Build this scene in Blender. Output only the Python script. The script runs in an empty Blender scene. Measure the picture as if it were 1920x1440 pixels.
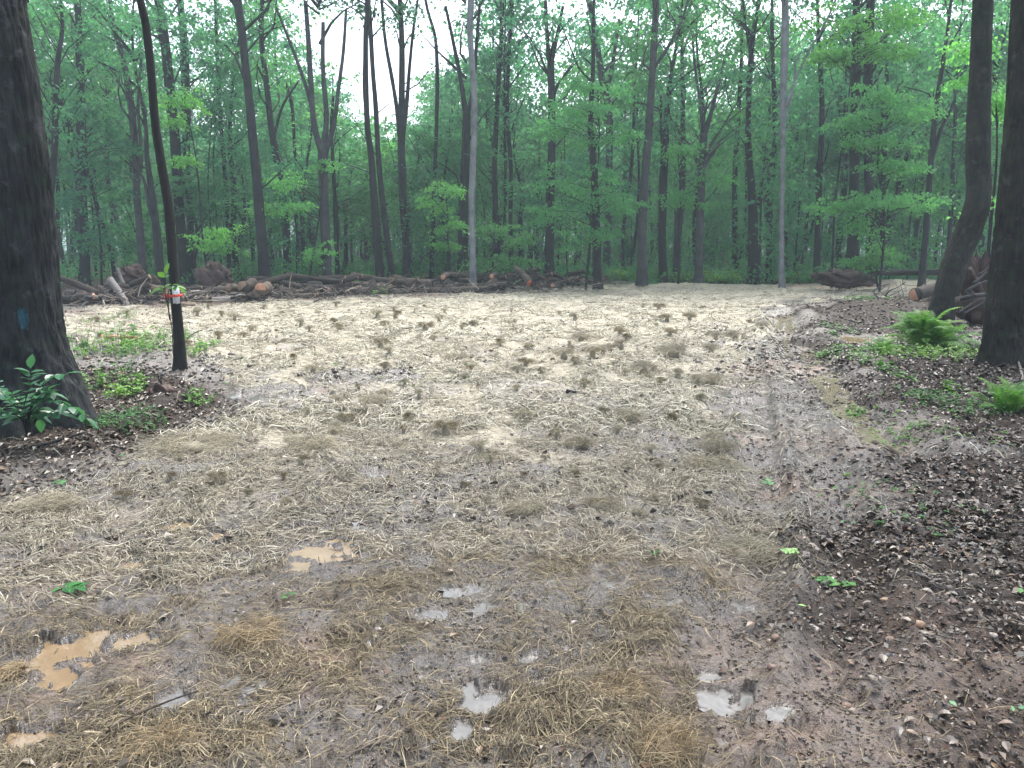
import bpy, math, random
import numpy as np
from mathutils import Vector

# ------------------------------------------------------------------ camera, sky, sun, exposure
F_PX, CX, CY, CAM_H = 1507.0, 960.0, 720.0, 1.6
PITCH = math.atan((720 - 465) / F_PX)
SC = bpy.context.scene
cam_d = bpy.data.cameras.new('camera')
cam_d.sensor_width = 36.0
cam_d.lens = F_PX / 1920 * 36
cam_d.clip_end = 3000
cam_d.clip_start = 0.05
cam = bpy.data.objects.new('camera', cam_d)
SC.collection.objects.link(cam)
cam.location = (0, 0, CAM_H)
cam.rotation_euler = (math.pi / 2 - PITCH, 0, 0)
SC.camera = cam

SUN_EL, SUN_AZ = math.radians(62), math.radians(25)
world = bpy.data.worlds.new('World')
SC.world = world
world.use_nodes = True
wn, wl = world.node_tree.nodes, world.node_tree.links
wn.clear()
w_out = wn.new('ShaderNodeOutputWorld')
w_bg = wn.new('ShaderNodeBackground')
w_sky = wn.new('ShaderNodeTexSky')
w_sky.sky_type = 'NISHITA'
w_sky.sun_disc = False
w_sky.sun_elevation = SUN_EL
w_sky.sun_rotation = SUN_AZ
w_sky.air_density = 1.0
w_sky.dust_density = 4.0
w_sky.ozone_density = 1.0
w_hs = wn.new('ShaderNodeHueSaturation')
w_hs.inputs['Saturation'].default_value = 0.65      # cloud-veiled sky
w_bg.inputs['Strength'].default_value = 0.15
wl.new(w_sky.outputs[0], w_hs.inputs['Color'])
wl.new(w_hs.outputs[0], w_bg.inputs['Color'])
wl.new(w_bg.outputs[0], w_out.inputs['Surface'])

sun_d = bpy.data.lights.new('sun', 'SUN')
sun_d.energy = 1.45
sun_d.angle = math.radians(25)
sun_d.color = (1.0, 0.98, 0.94)
sun = bpy.data.objects.new('sun', sun_d)
SC.collection.objects.link(sun)
sdir = Vector((math.sin(SUN_AZ) * math.cos(SUN_EL), math.cos(SUN_AZ) * math.cos(SUN_EL), math.sin(SUN_EL)))
sun.rotation_euler = sdir.to_track_quat('Z', 'Y').to_euler()
sun.location = (0, 0, 60)

SC.view_settings.view_transform = 'Standard'
SC.view_settings.look = 'None'
SC.view_settings.exposure = 1.74
SC.view_settings.gamma = 1.0
SC.cycles.max_bounces = 6
SC.cycles.diffuse_bounces = 3
SC.cycles.glossy_bounces = 2
SC.cycles.transmission_bounces = 3
SC.cycles.volume_bounces = 0
SC.cycles.transparent_max_bounces = 4

HAZE_DENSITY = 0.0017

# ------------------------------------------------------------------ helpers
SP, CP = math.sin(PITCH), math.cos(PITCH)

def ray(px, py):
    u, v = (px - CX) / F_PX, (py - CY) / F_PX
    return (u, CP - v * SP, -SP - v * CP)

def G(px, py):
    """point on the ground plane seen at a pixel of the photograph"""
    r = ray(px, py)
    t = CAM_H / -r[2]
    return (r[0] * t, r[1] * t)

def P(px, py, d):
    """point at forward distance d on the line of sight of a pixel"""
    r = ray(px, py)
    t = d / r[1]
    return np.array((r[0] * t, d, CAM_H + r[2] * t))

def hsh(ix, iy, s):
    n = (ix.astype(np.int64) * 374761393 + iy.astype(np.int64) * 668265263 + s * 974634777) & 0xFFFFFFFF
    n = ((n ^ (n >> 13)) * 1274126177) & 0xFFFFFFFF
    n = (n ^ (n >> 16)) & 0xFFFFFFFF
    return n.astype(np.float64) / 4294967295.0

def vnoise(x, y, s=0):
    ix, iy = np.floor(x), np.floor(y)
    fx, fy = x - ix, y - iy
    fx = fx * fx * fx * (fx * (fx * 6 - 15) + 10)
    fy = fy * fy * fy * (fy * (fy * 6 - 15) + 10)
    a, b = hsh(ix, iy, s), hsh(ix + 1, iy, s)
    c, d = hsh(ix, iy + 1, s), hsh(ix + 1, iy + 1, s)
    return (a * (1 - fx) + b * fx) * (1 - fy) + (c * (1 - fx) + d * fx) * fy

def fbm(x, y, scale, octv=3, s=0):
    x, y = np.asarray(x, float) / scale, np.asarray(y, float) / scale
    t, amp, tot = 0, 1.0, 0
    for o in range(octv):
        ca, sa = math.cos(0.7 * o + s), math.sin(0.7 * o + s)
        t = t + amp * vnoise(x * ca - y * sa, x * sa + y * ca, s + o * 17)
        tot += amp
        amp *= 0.5
        x, y = x * 2.03, y * 2.03
    return t / tot

def sstep(a, b, x):
    t = np.clip((x - a) / (b - a), 0, 1)
    return t * t * (3 - 2 * t)

def poly_sd(x, y, pts):
    """signed distance to a polygon, positive inside"""
    best = np.full(np.shape(x), 1e9)
    inside = np.zeros(np.shape(x), bool)
    n = len(pts)
    for i in range(n):
        x0, y0 = pts[i]; x1, y1 = pts[(i + 1) % n]
        dx, dy = x1 - x0, y1 - y0
        t = np.clip(((x - x0) * dx + (y - y0) * dy) / (dx * dx + dy * dy + 1e-12), 0, 1)
        best = np.minimum(best, (x - x0 - t * dx) ** 2 + (y - y0 - t * dy) ** 2)
        if dy != 0:
            c = ((y0 > y) != (y1 > y)) & (x < dx * (y - y0) / dy + x0)
            inside ^= c
    return np.where(inside, 1, -1) * np.sqrt(best)

def pts(l):
    return [G(a, b) for a, b in l]

# ------------------------------------------------------------------ where things lie on the ground
HAY = pts([(-500, 1600), (-500, 980), (0, 925), (250, 855), (400, 790), (520, 735), (430, 700), (300, 650), (140, 640),
           (80, 600), (90, 588), (350, 574), (600, 562), (1000, 546), (1180, 536), (1400, 535), (1520, 541), (1600, 546), (1480, 575),
           (1462, 600), (1440, 680), (1390, 800), (1440, 900), (1520, 1000), (1440, 1090), (1330, 1200), (1360, 1330),
           (1480, 1440), (1550, 1600)])
HAY2 = pts([(1480, 572), (1520, 548), (1800, 527), (1900, 528), (1800, 542), (1640, 560), (1540, 577)])     # track leading away
LITR = pts([(1900, 1600), (1700, 1330), (1560, 1180), (1640, 1040), (1700, 950), (1720, 860), (1660, 780), (1620, 700), (1720, 650),
            (1900, 640), (2600, 660), (2900, 1000), (2600, 1600)])
LITL = pts([(-900, 760), (-900, 960), (0, 925), (240, 855), (380, 790), (330, 700), (150, 680), (-300, 700)])
WET = [pts([(430, 745), (520, 722), (620, 700), (760, 686), (800, 694), (700, 722), (560, 760), (440, 790), (330, 800), (330, 775)]),
       pts([(1380, 640), (1470, 640), (1560, 720), (1660, 860), (1800, 960), (1760, 1000), (1600, 980), (1420, 930), (1380, 860), (1420, 760)]),
       pts([(1480, 590), (1760, 580), (1900, 590), (1900, 650), (1600, 650), (1500, 640)]),
       pts([(700, 1050), (1100, 1040), (1150, 1180), (1000, 1300), (820, 1400), (780, 1290), (900, 1180)]),
       pts([(1180, 1130), (1420, 1080), (1500, 1180), (1460, 1420), (1320, 1400), (1300, 1240)]),
       pts([(1180, 1000), (1290, 880), (1390, 860), (1440, 960), (1330, 980), (1200, 1100), (1060, 1150), (960, 1120), (1050, 1060)]),
       pts([(560, 900), (760, 860), (900, 900), (840, 990), (680, 1040), (560, 1150), (430, 1120), (520, 1000)]),
       pts([(1340, 720), (1440, 640), (1480, 700), (1440, 830), (1400, 800)]),
       pts([(960, 790), (1060, 740), (1160, 790), (1110, 830), (1000, 830)]),
       pts([(200, 1230), (520, 1200), (600, 1300), (300, 1400), (150, 1380)])]
DITCH = pts([(1450, 590), (1480, 588), (1524, 648), (1592, 728), (1660, 800), (1720, 850), (1700, 856), (1620, 818), (1532, 738), (1484, 662)])
RUTS = [(pts(l), w, dp) for l, w, dp in (
    ([(1290, 1440), (1390, 1120), (1425, 920), (1415, 770), (1430, 650), (1450, 600)], .17, .045),
    ([(1600, 1300), (1600, 1100), (1560, 920), (1510, 790), (1468, 690), (1458, 620)], .17, .05),
    ([(250, 830), (420, 762), (600, 716), (800, 686), (900, 672)], .22, .05),
    ([(480, 800), (620, 760), (760, 722), (900, 700)], .2, .035),
    ([(1180, 960), (1300, 830), (1370, 740), (1410, 660)], .2, .03))]
def rut_depth(x, y):
    out = np.zeros(np.shape(x))
    for pl, w, dp in RUTS:
        best = np.full(np.shape(x), 1e9); arc = np.zeros(np.shape(x)); acc = 0
        for (x0, y0), (x1, y1) in zip(pl[:-1], pl[1:]):
            dx, dy = x1 - x0, y1 - y0; L = math.hypot(dx, dy)
            t = np.clip(((x - x0) * dx + (y - y0) * dy) / L ** 2, 0, 1)
            dd = np.hypot(x - x0 - t * dx, y - y0 - t * dy)
            m = dd < best
            best = np.where(m, dd, best); arc = np.where(m, acc + t * L, arc); acc += L
        q = best / w
        lug = .5 + .5 * np.sin(arc / .11 * 2 + q * 2)
        out = out - dp * np.exp(-q ** 4) * (.75 + .25 * lug) + dp * .55 * np.exp(-((q - 1.35) / .35) ** 2)
    return out
DARK = pts([(1478, 590), (1540, 566), (1700, 562), (1850, 560), (1960, 590), (1960, 622), (1740, 626), (1600, 632), (1570, 668), (1640, 760), (1740, 850), (1700, 850), (1610, 780), (1545, 690), (1490, 622)])
FOREST = pts([(-3000, 566), (100, 566), (600, 552), (1000, 541), (1180, 536), (1420, 535), (1500, 537), (1700, 521), (2100, 535), (2700, 560), (2700, 472), (-3000, 472)])

# puddles: (px, py, half width px, half height px, kind, depth)
PUD = [(140, 1225, 62, 34, 'tan', .03), (255, 1205, 34, 14, 'tan', .02), (120, 1275, 45, 26, 'tan', .02), (600, 1040, 52, 26, 'tan', .02), (560, 1066, 22, 10, 'tan', .02),
       (330, 982, 30, 8, 'tan', .012), (240, 1052, 24, 7, 'tan', .012), (405, 1001, 14, 7, 'tan', .012), (300, 1060, 22, 7, 'tan', .01), (50, 1385, 36, 20, 'tan', .015),
       (905, 1312, 44, 26, 'clear', .03), (862, 1372, 26, 20, 'clear', .03), (1003, 1283, 20, 11, 'clear', .02), (1350, 1292, 40, 26, 'clear', .03), (1330, 1262, 24, 12, 'clear', .02),
       (1455, 1352, 26, 13, 'clear', .02), (320, 1322, 34, 20, 'clear', .012), (805, 1160, 30, 12, 'clear', .012), (1000, 1236, 26, 9, 'clear', .01), (900, 1240, 18, 6, 'clear', .01),
       (452, 744, 34, 6, 'clear', .02), (500, 748, 30, 4, 'tan', .015), (1600, 637, 66, 6, 'tan', .03), (1840, 632, 40, 4, 'clear', .02), (1690, 632, 30, 4, 'clear', .02), (1535, 636, 26, 5, 'clear', .02),
       (700, 890, 30, 7, 'clear', .008), (1130, 775, 26, 5, 'clear', .008), (1370, 740, 30, 5, 'clear', .008), (1395, 1130, 30, 10, 'clear', .01)]
PW = []
for px, py, a, b, k, dep in PUD:
    c = G(px, py)
    rx = a / F_PX * math.hypot(c[1], CAM_H)
    ry = (G(px, py - b)[1] - G(px, py + b)[1]) / 2
    PW.append((c[0], c[1], rx, ry, k, dep))

MOUNDS = [  # x px, y px, radius x m, radius y m, height m
    (1590, 590, 1.6, 1.3, .22), (1720, 590, 1.8, 1.2, .26), (1510, 596, .8, .9, .10), (1545, 580, 1.4, 1.2, .16), (1530, 690, .4, .9, .08), (1830, 570, 2.4, 1.6, .3),
    (300, 740, .35, .3, .16), (330, 765, .25, .2, .10), (75, 790, 1.3, 1.0, .10), (1875, 690, 1.0, .8, .10), (1760, 640, 1.0, .8, .10),
    (1700, 535, 4.0, 2.0, .25), (1290, 538, 6.0, 1.4, .10)]
MW = [(G(a, b)[0], G(a, b)[1], rx, ry, h) for a, b, rx, ry, h in MOUNDS]

def base_h(x, y, ditch=True):
    h = (fbm(x, y, 9.0, 2, 3) - .5) * .12 * sstep(4, 12, y) + (fbm(x, y, 1.6, 2, 5) - .5) * .07
    for mx, my, rx, ry, hh in MW:
        h = h + hh * np.exp(-(((x - mx) / rx) ** 2 + ((y - my) / ry) ** 2))
    if ditch:
        sd = poly_sd(x, y, DITCH)
        h = h - .10 * sstep(-.22, .08, sd) + .05 * np.exp(-((sd + .35) / .2) ** 2)
        h = h + rut_depth(x, y)
    # windrow of soil under the logs
    l0, l1 = G(60, 562), G(1150, 535)
    t = np.clip((x - l0[0]) / (l1[0] - l0[0]), 0, 1)
    yc = l0[1] + (l1[1] - l0[1]) * t + .8
    h = h + .20 * np.exp(-((y - yc) / 1.0) ** 2) * sstep(l0[0] - 2, l0[0], x) * sstep(l1[0] + 2, l1[0], x) * (.6 + .8 * fbm(x, y, 1.2, 2, 9))
    return h

def masks(x, y):
    n1 = fbm(x, y, .9, 4, 21) - .5
    n2 = fbm(x, y, .25, 3, 22) - .5
    w = .12 + .035 * np.abs(y)
    sd = np.maximum(poly_sd(x, y, HAY), poly_sd(x, y, HAY2) * 2)
    hay = sstep(-.5, .9, sd / w + n1 * 5 + n2 * 2)
    near = sstep(6.5, 3.2, y)
    # thinner and patchier near the camera
    cover = sstep(.46 - .26 * (1 - near), .62 - .26 * (1 - near), fbm(x, y, .75, 4, 31) * .8 + fbm(x, y, .14, 2, 33) * .28 - .05 + .03 * (1 - near))
    hay = hay * (1 - near + near * (.35 + .65 * cover)) * (.50 + .50 * sstep(.26, .46, fbm(x, y, .5, 3, 35) + .24 * sstep(4, 14, y)))
    lit = np.maximum(sstep(-1, 1, poly_sd(x, y, LITR) / .5 + n1 * 4), sstep(-1, 1, poly_sd(x, y, LITL) / .5 + n1 * 4))
    lit = np.maximum(lit, sstep(0, 1.5, poly_sd(x, y, FOREST) + n1 * 3))
    wet = np.zeros(np.shape(x))
    for wp in WET:
        sc = .15 + .02 * np.abs(y)
        wet = np.maximum(wet, sstep(-1, 1.2, poly_sd(x, y, wp) / sc / 1.5 + n1 * 5 + n2 * 3))
    wet = np.maximum(wet, sstep(.56, .68, fbm(x, y, .8, 4, 41)) * .75)
    dk = sstep(-1, 1, poly_sd(x, y, DARK) / .6 + n1 * 4)
    lit = np.maximum(lit, dk)
    hay = hay * (1 - (.62 + .2 * near) * np.maximum(wet, 0) * sstep(30, 14, y)) * (1 - lit * .95)
    clay = sstep(.62, .72, fbm(x, y, 1.1, 4, 51)) * .45
    for cx, cy, r in ((1500, 912, .28), (1620, 920, .2), (1720, 1170, .35), (1440, 700, .6), (1640, 575, .9), (560, 1250, .25), (1500, 690, .35), (250, 600, 1.5), (1300, 610, 1.0), (1650, 545, 3.0), (1880, 1400, .3), (450, 568, 5.0)):
        g = G(cx, cy)
        clay = np.maximum(clay, sstep(1.5, .3, np.hypot(x - g[0], (y - g[1])) / r + n1 * 3) * .9)
    clay = clay * (1 - .75 * dk)
    hay = hay * (1 - .9 * sstep(-1, 1.0, poly_sd(x, y, WET[0]) / .35 + n1 * 4 + n2 * 3))
    return hay, lit, clay, wet

def clods(x, y, hay, lit, wet):
    far = sstep(26, 8, y)
    a = fbm(x, y, .10, 3, 61)
    b = fbm(x, y, .34, 3, 62)
    r = 1 - np.abs(fbm(x, y, .16, 2, 63) * 2 - 1)
    c = vnoise(x / .032 + 7, y / .032, 65)
    mud = (a - .5) * .075 * (1 - .5 * wet) + (r - .6) * .022 + (b - .5) * .06 + (c - .5) * .014
    hayh = (fbm(x, y, .55, 3, 64) - .42) * .16 * (.6 + .5 * sstep(4, 12, y)) + (a - .5) * .05
    return mud * (1 - hay) * (.5 + .5 * far) + hayh * hay

def height(x, y, full=True, mk=None):
    x, y = np.asarray(x, float), np.asarray(y, float)
    bh = base_h(x, y)
    hay, lit, clay, wet = mk if mk is not None else masks(x, y)
    h = bh + (clods(x, y, hay, lit, wet) if full else 0) * sstep(60, 35, np.hypot(x, y))
    for cx, cy, rx, ry, k, dep in PW:
        near = (np.abs(x - cx) < rx * 2) & (np.abs(y - cy) < ry * 2)
        if not near.any():
            continue
        xx, yy = x[near], y[near]
        lv = PL[(cx, cy)]
        q = np.hypot((xx - cx) / rx, (yy - cy) / ry)
        q = q + (fbm(xx, yy, .6 * min(rx, ry) + .02, 3, 71) - .5) * 1.5 + (fbm(xx, yy, .045, 2, 72) - .5) * 1.3
        m = sstep(1.12, .84, q)
        hh = h[near]
        qq = np.hypot((xx - cx) / rx, (yy - cy) / ry)
        rim = (qq > .9) & (qq < 1.7)
        hh = np.where(qq < 1.7, np.maximum(hh, lv + .004 + .01 * vnoise(xx / .05, yy / .05, 4)), hh)
        hh = hh * (1 - m) + (lv - dep + .3 * dep * vnoise(xx / .07, yy / .07, 9)) * m
        h[near] = hh
    return h

PL = {}
for cx, cy, rx, ry, k, dep in PW:
    PL[(cx, cy)] = float(base_h(np.array([cx]), np.array([cy]))[0]) - .006

def hz(x, y):
    return float(height(np.array([x], float), np.array([y], float))[0])

# ------------------------------------------------------------------ mesh building
class MB:
    def __init__(self):
        self.v, self.f, self.c, self.n, self.mi = [], [], [], 0, []
    def add(self, V, F, col=None, mi=0):
        V = np.asarray(V, float).reshape(-1, 3)
        fl = F if isinstance(F, list) else [F]
        for f in fl:
            f = np.asarray(f, np.int64)
            if len(f):
                self.f.append(f + self.n)
                self.mi.append(np.full(len(f), mi))
        self.v.append(V)
        if col is None:
            col = np.ones((len(V), 3))
        self.c.append(np.broadcast_to(np.asarray(col, float), (len(V), 3)))
        self.n += len(V)
        return self
    def mesh(self, name, mats, smooth=True):
        V = np.concatenate(self.v); C = np.concatenate(self.c)
        me = bpy.data.meshes.new(name)
        me.vertices.add(len(V)); me.vertices.foreach_set('co', V.astype(np.float32).ravel())
        tot = np.concatenate([np.full(len(f), f.shape[1]) for f in self.f])
        loops = np.concatenate([f.ravel() for f in self.f])
        me.loops.add(len(loops)); me.loops.foreach_set('vertex_index', loops.astype(np.int32))
        me.polygons.add(len(tot))
        st = np.concatenate([[0], np.cumsum(tot)[:-1]])
        me.polygons.foreach_set('loop_start', st.astype(np.int32))
        me.polygons.foreach_set('material_index', np.concatenate(self.mi).astype(np.int32))
        me.polygons.foreach_set('use_smooth', np.full(len(tot), smooth, bool))
        ca = me.color_attributes.new('tint', 'FLOAT_COLOR', 'POINT')
        ca.data.foreach_set('color', np.concatenate([C, np.ones((len(C), 1))], 1).astype(np.float32).ravel())
        for m in (mats if isinstance(mats, (list, tuple)) else [mats]):
            me.materials.append(m)
        me.update(calc_edges=True)
        return me
    def obj(self, name, mats, parent=None, loc=(0, 0, 0), smooth=True):
        o = bpy.data.objects.new(name, self.mesh(name, mats, smooth))
        SC.collection.objects.link(o)
        o.location = loc
        if parent is not None:
            o.parent = parent
        return o

def tag(o, label=None, cat=None, group=None, kind=None):
    for k, v in (('label', label), ('category', cat), ('group', group), ('kind', kind)):
        if v:
            o[k] = v
    return o

def empty(name, loc, label=None, cat=None, group=None):
    o = bpy.data.objects.new(name, None)
    o.empty_display_size = .2
    SC.collection.objects.link(o)
    o.location = loc
    return tag(o, label, cat, group)

def copy_tree(o, parent=None):
    c = o.copy(); SC.collection.objects.link(c)
    if parent is not None:
        c.parent = parent
    for ch in o.children:
        copy_tree(ch, c)
    return c

def catmull(p, n):
    p = np.asarray(p, float)
    if len(p) == 2:
        t = np.linspace(0, 1, n)[:, None]
        return p[0] * (1 - t) + p[1] * t
    q = np.vstack([2 * p[0] - p[1], p, 2 * p[-1] - p[-2]])
    out = []
    T = np.linspace(0, len(p) - 1, n)
    for t in T:
        i = min(int(t), len(p) - 2); u = t - i
        a, b, c, d = q[i], q[i + 1], q[i + 2], q[i + 3]
        out.append(.5 * ((2 * b) + (-a + c) * u + (2 * a - 5 * b + 4 * c - d) * u * u + (-a + 3 * b - 3 * c + d) * u ** 3))
    return np.array(out)

def tube(path, rad, ns=8, rings=None, disp=None, cap=True):
    """path Nx3, rad N; disp(theta, s) multiplies the radius"""
    pr = np.column_stack([np.asarray(path, float), np.asarray(rad, float)])
    if rings:
        pr = catmull(pr, rings)
    c, r = pr[:, :3], np.maximum(pr[:, 3], .0008)
    n = len(c)
    T = np.gradient(c, axis=0)
    T /= np.linalg.norm(T, axis=1)[:, None] + 1e-9
    ref = np.array((1., 0, 0)) if abs(T.mean(0)[0]) < .8 * np.linalg.norm(T.mean(0)) else np.array((0, 0, 1.))
    U = np.cross(T, ref); U /= np.linalg.norm(U, axis=1)[:, None] + 1e-9
    W = np.cross(T, U)
    th = np.linspace(0, 2 * math.pi, ns, endpoint=False)
    s = np.concatenate([[0], np.cumsum(np.linalg.norm(np.diff(c, axis=0), axis=1))])
    R = r[:, None] * np.ones(ns)[None]
    if disp is not None:
        R = R * disp(th[None, :] + 0 * R, s[:, None] + 0 * R)
    V = c[:, None, :] + R[..., None] * (np.cos(th)[None, :, None] * U[:, None, :] + np.sin(th)[None, :, None] * W[:, None, :])
    V = V.reshape(-1, 3)
    i = np.arange(n - 1)[:, None] * ns; j = np.arange(ns)[None]
    a = i + j; b = i + (j + 1) % ns
    F = np.stack([a, b, b + ns, a + ns], -1).reshape(-1, 4)
    fl = [F]
    if cap:
        V = np.vstack([V, c[0], c[-1]])
        k = np.arange(ns); k2 = (k + 1) % ns
        fl.append(np.stack([k2, k, np.full(ns, n * ns)], -1))
        o = (n - 1) * ns
        fl.append(np.stack([o + k, o + k2, np.full(ns, n * ns + 1)], -1))
    return V, fl

def bark_disp(seed, rad, amp=.05, flare=0., lobes=5, fh=.35, fr=.05):
    rs = np.random.RandomState(seed)
    ph = rs.rand(4) * 6.28
    def f(th, s):
        u = th * rad
        # furrows stretched along the stem; noise wrapped round the stem
        cx, cy = np.cos(th) * rad / fr, np.sin(th) * rad / fr
        w = s / (fr * 5)
        n = vnoise(cx + w * .35 + seed, cy + w, seed) * .5 + vnoise(cx * 2 + w * .9, cy * 2 - w * 1.3 + 9, seed + 1) * .5
        n = 1 - np.abs(n * 2 - 1)
        big = vnoise(np.cos(th) * 1.3 + s * .8 + seed, np.sin(th) * 1.3 + 5, seed + 2) - .5
        out = 1 + amp * (n - .6) * 2 + .12 * big
        if flare:
            e = np.exp(-s / fh)
            out = out + flare * e * (1 + .45 * np.cos(lobes * th + ph[0]) + .3 * np.cos((lobes - 2) * th + ph[1]))
        return out
    return f

def leaf_quads(c, L, W, nrm, ax, fold=.25, curl=0.):
    """rhombic leaves folded at the midrib; c, nrm, ax: Nx3; L, W: N"""
    ax = ax / (np.linalg.norm(ax, axis=1)[:, None] + 1e-9)
    sd = np.cross(nrm, ax); sd /= np.linalg.norm(sd, axis=1)[:, None] + 1e-9
    nn = np.cross(ax, sd)
    L, W = L[:, None], W[:, None]
    a = c - ax * L * .5
    b = c + ax * L * .5 - nn * L * curl
    m = c - ax * L * .06
    l = m + sd * W * .5 + nn * W * fold
    r = m - sd * W * .5 + nn * W * fold
    V = np.stack([a, r, b, l], 1).reshape(-1, 3)
    F = np.arange(len(c) * 4).reshape(-1, 4)
    return V, F

def ovate(c, L, W, nrm, ax, fold=.2, droop=.15):
    """leaves with an outline: 8 rim vertices and two midrib halves"""
    ax = ax / (np.linalg.norm(ax, axis=1)[:, None] + 1e-9)
    sd = np.cross(nrm, ax); sd /= np.linalg.norm(sd, axis=1)[:, None] + 1e-9
    nn = np.cross(ax, sd)
    L, W = L[:, None], W[:, None]
    def q(t, w):
        return c + ax * L * t + sd * W * w + nn * (abs(w) * W * fold - L * droop * t * t)
    rim = [q(0, 0), q(.22, -.36), q(.5, -.5), q(.8, -.26), q(1, 0), q(.8, .26), q(.5, .5), q(.22, .36), q(.25, 0), q(.5, 0), q(.8, 0)]
    V = np.stack(rim, 1).reshape(-1, 3)
    k = np.arange(len(c))[:, None] * 11
    tri = np.array([[0, 1, 8], [0, 8, 7], [3, 4, 10], [10, 4, 5]])
    qd = np.array([[1, 2, 9, 8], [8, 9, 6, 7], [2, 3, 10, 9], [9, 10, 5, 6]])
    return V, [(k[:, None] + tri[None]).reshape(-1, 3), (k[:, None] + qd[None]).reshape(-1, 4)]

# ------------------------------------------------------------------ materials
def new_mat(name):
    m = bpy.data.materials.new(name); m.use_nodes = True
    nt = m.node_tree; nt.nodes.clear()
    out = nt.nodes.new('ShaderNodeOutputMaterial')
    return m, nt, out

def N(nt, t, **kw):
    n = nt.nodes.new(t)
    for k, v in kw.items():
        if hasattr(n, k):
            setattr(n, k, v)
        else:
            n.inputs[k.replace('_', ' ')].default_value = v
    return n

def noise(nt, scale, detail=4, vec=None, rough=.55):
    n = N(nt, 'ShaderNodeTexNoise'); n.inputs['Scale'].default_value = scale
    n.inputs['Detail'].default_value = detail; n.inputs['Roughness'].default_value = rough
    if vec is not None:
        nt.links.new(vec, n.inputs['Vector'])
    return n

def ramp(nt, fac, stops):
    r = N(nt, 'ShaderNodeValToRGB')
    el = r.color_ramp.elements
    while len(el) < len(stops):
        el.new(.5)
    for e, (p, c) in zip(el, stops):
        e.position = p; e.color = (*c, 1) if len(c) == 3 else c
    nt.links.new(fac, r.inputs[0])
    return r

def mix(nt, fac, a, b, mode='MIX'):
    m = N(nt, 'ShaderNodeMix'); m.data_type = 'RGBA'; m.blend_type = mode
    for v, s in ((fac, m.inputs[0]), (a, m.inputs[6]), (b, m.inputs[7])):
        if isinstance(v, (int, float)):
            s.default_value = v
        elif isinstance(v, tuple):
            s.default_value = (*v, 1)
        else:
            nt.links.new(v, s)
    return m.outputs[2]

def bark_mat(name, dark, light, scale=1., moss=0., rough=.8, rnd=.0):
    m, nt, out = new_mat(name)
    tc = N(nt, 'ShaderNodeTexCoord')
    mp = N(nt, 'ShaderNodeMapping'); mp.inputs['Scale'].default_value = (1, 1, .14)
    nt.links.new(tc.outputs['Object'], mp.inputs[0])
    n1 = noise(nt, 38 * scale, 6, mp.outputs[0], .65)
    n2 = noise(nt, 2.2, 4, tc.outputs['Object'])
    n3 = noise(nt, 9, 5, tc.outputs['Object'])
    r1 = ramp(nt, n1.outputs[0], [(.32, dark), (.66, light)])
    c = mix(nt, .55, r1.outputs[0], ramp(nt, n2.outputs[0], [(.3, tuple(x * .55 for x in dark)), (.7, tuple(min(1, x * 1.15) for x in light))]).outputs[0])
    if moss:
        nl_ = noise(nt, 5, 6, tc.outputs['Object'], .7)
        c = mix(nt, ramp(nt, nl_.outputs[0], [(.56, (0, 0, 0)), (.66, (.5, .5, .5))]).outputs[0], c, tuple(min(1, x * 2.2 + .01) for x in light))
        mr = ramp(nt, n3.outputs[0], [(.45, (0, 0, 0)), (.68, (1, 1, 1))])
        mm = N(nt, 'ShaderNodeMath', operation='MULTIPLY'); mm.inputs[1].default_value = moss
        nt.links.new(mr.outputs[0], mm.inputs[0])
        c = mix(nt, mm.outputs[0], c, (.045, .07, .03))
    if rnd:
        oi = N(nt, 'ShaderNodeObjectInfo')
        rr = ramp(nt, oi.outputs['Random'], [(0, (.55, .6, .65)), (.6, (1, 1, 1)), (1, (2.3, 2.3, 2.2))])
        c = mix(nt, 1.0, c, rr.outputs[0], 'MULTIPLY')
    b = N(nt, 'ShaderNodeBsdfPrincipled'); b.inputs['Roughness'].default_value = rough
    b.inputs['Specular IOR Level'].default_value = .18
    nt.links.new(c, b.inputs['Base Color'])
    bp = N(nt, 'ShaderNodeBump'); bp.inputs['Strength'].default_value = .9; bp.inputs['Distance'].default_value = .045 if moss else .02
    nt.links.new(n1.outputs[0], bp.inputs['Height']); nt.links.new(bp.outputs[0], b.inputs['Normal'])
    nt.links.new(b.outputs[0], out.inputs[0])
    return m

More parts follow.
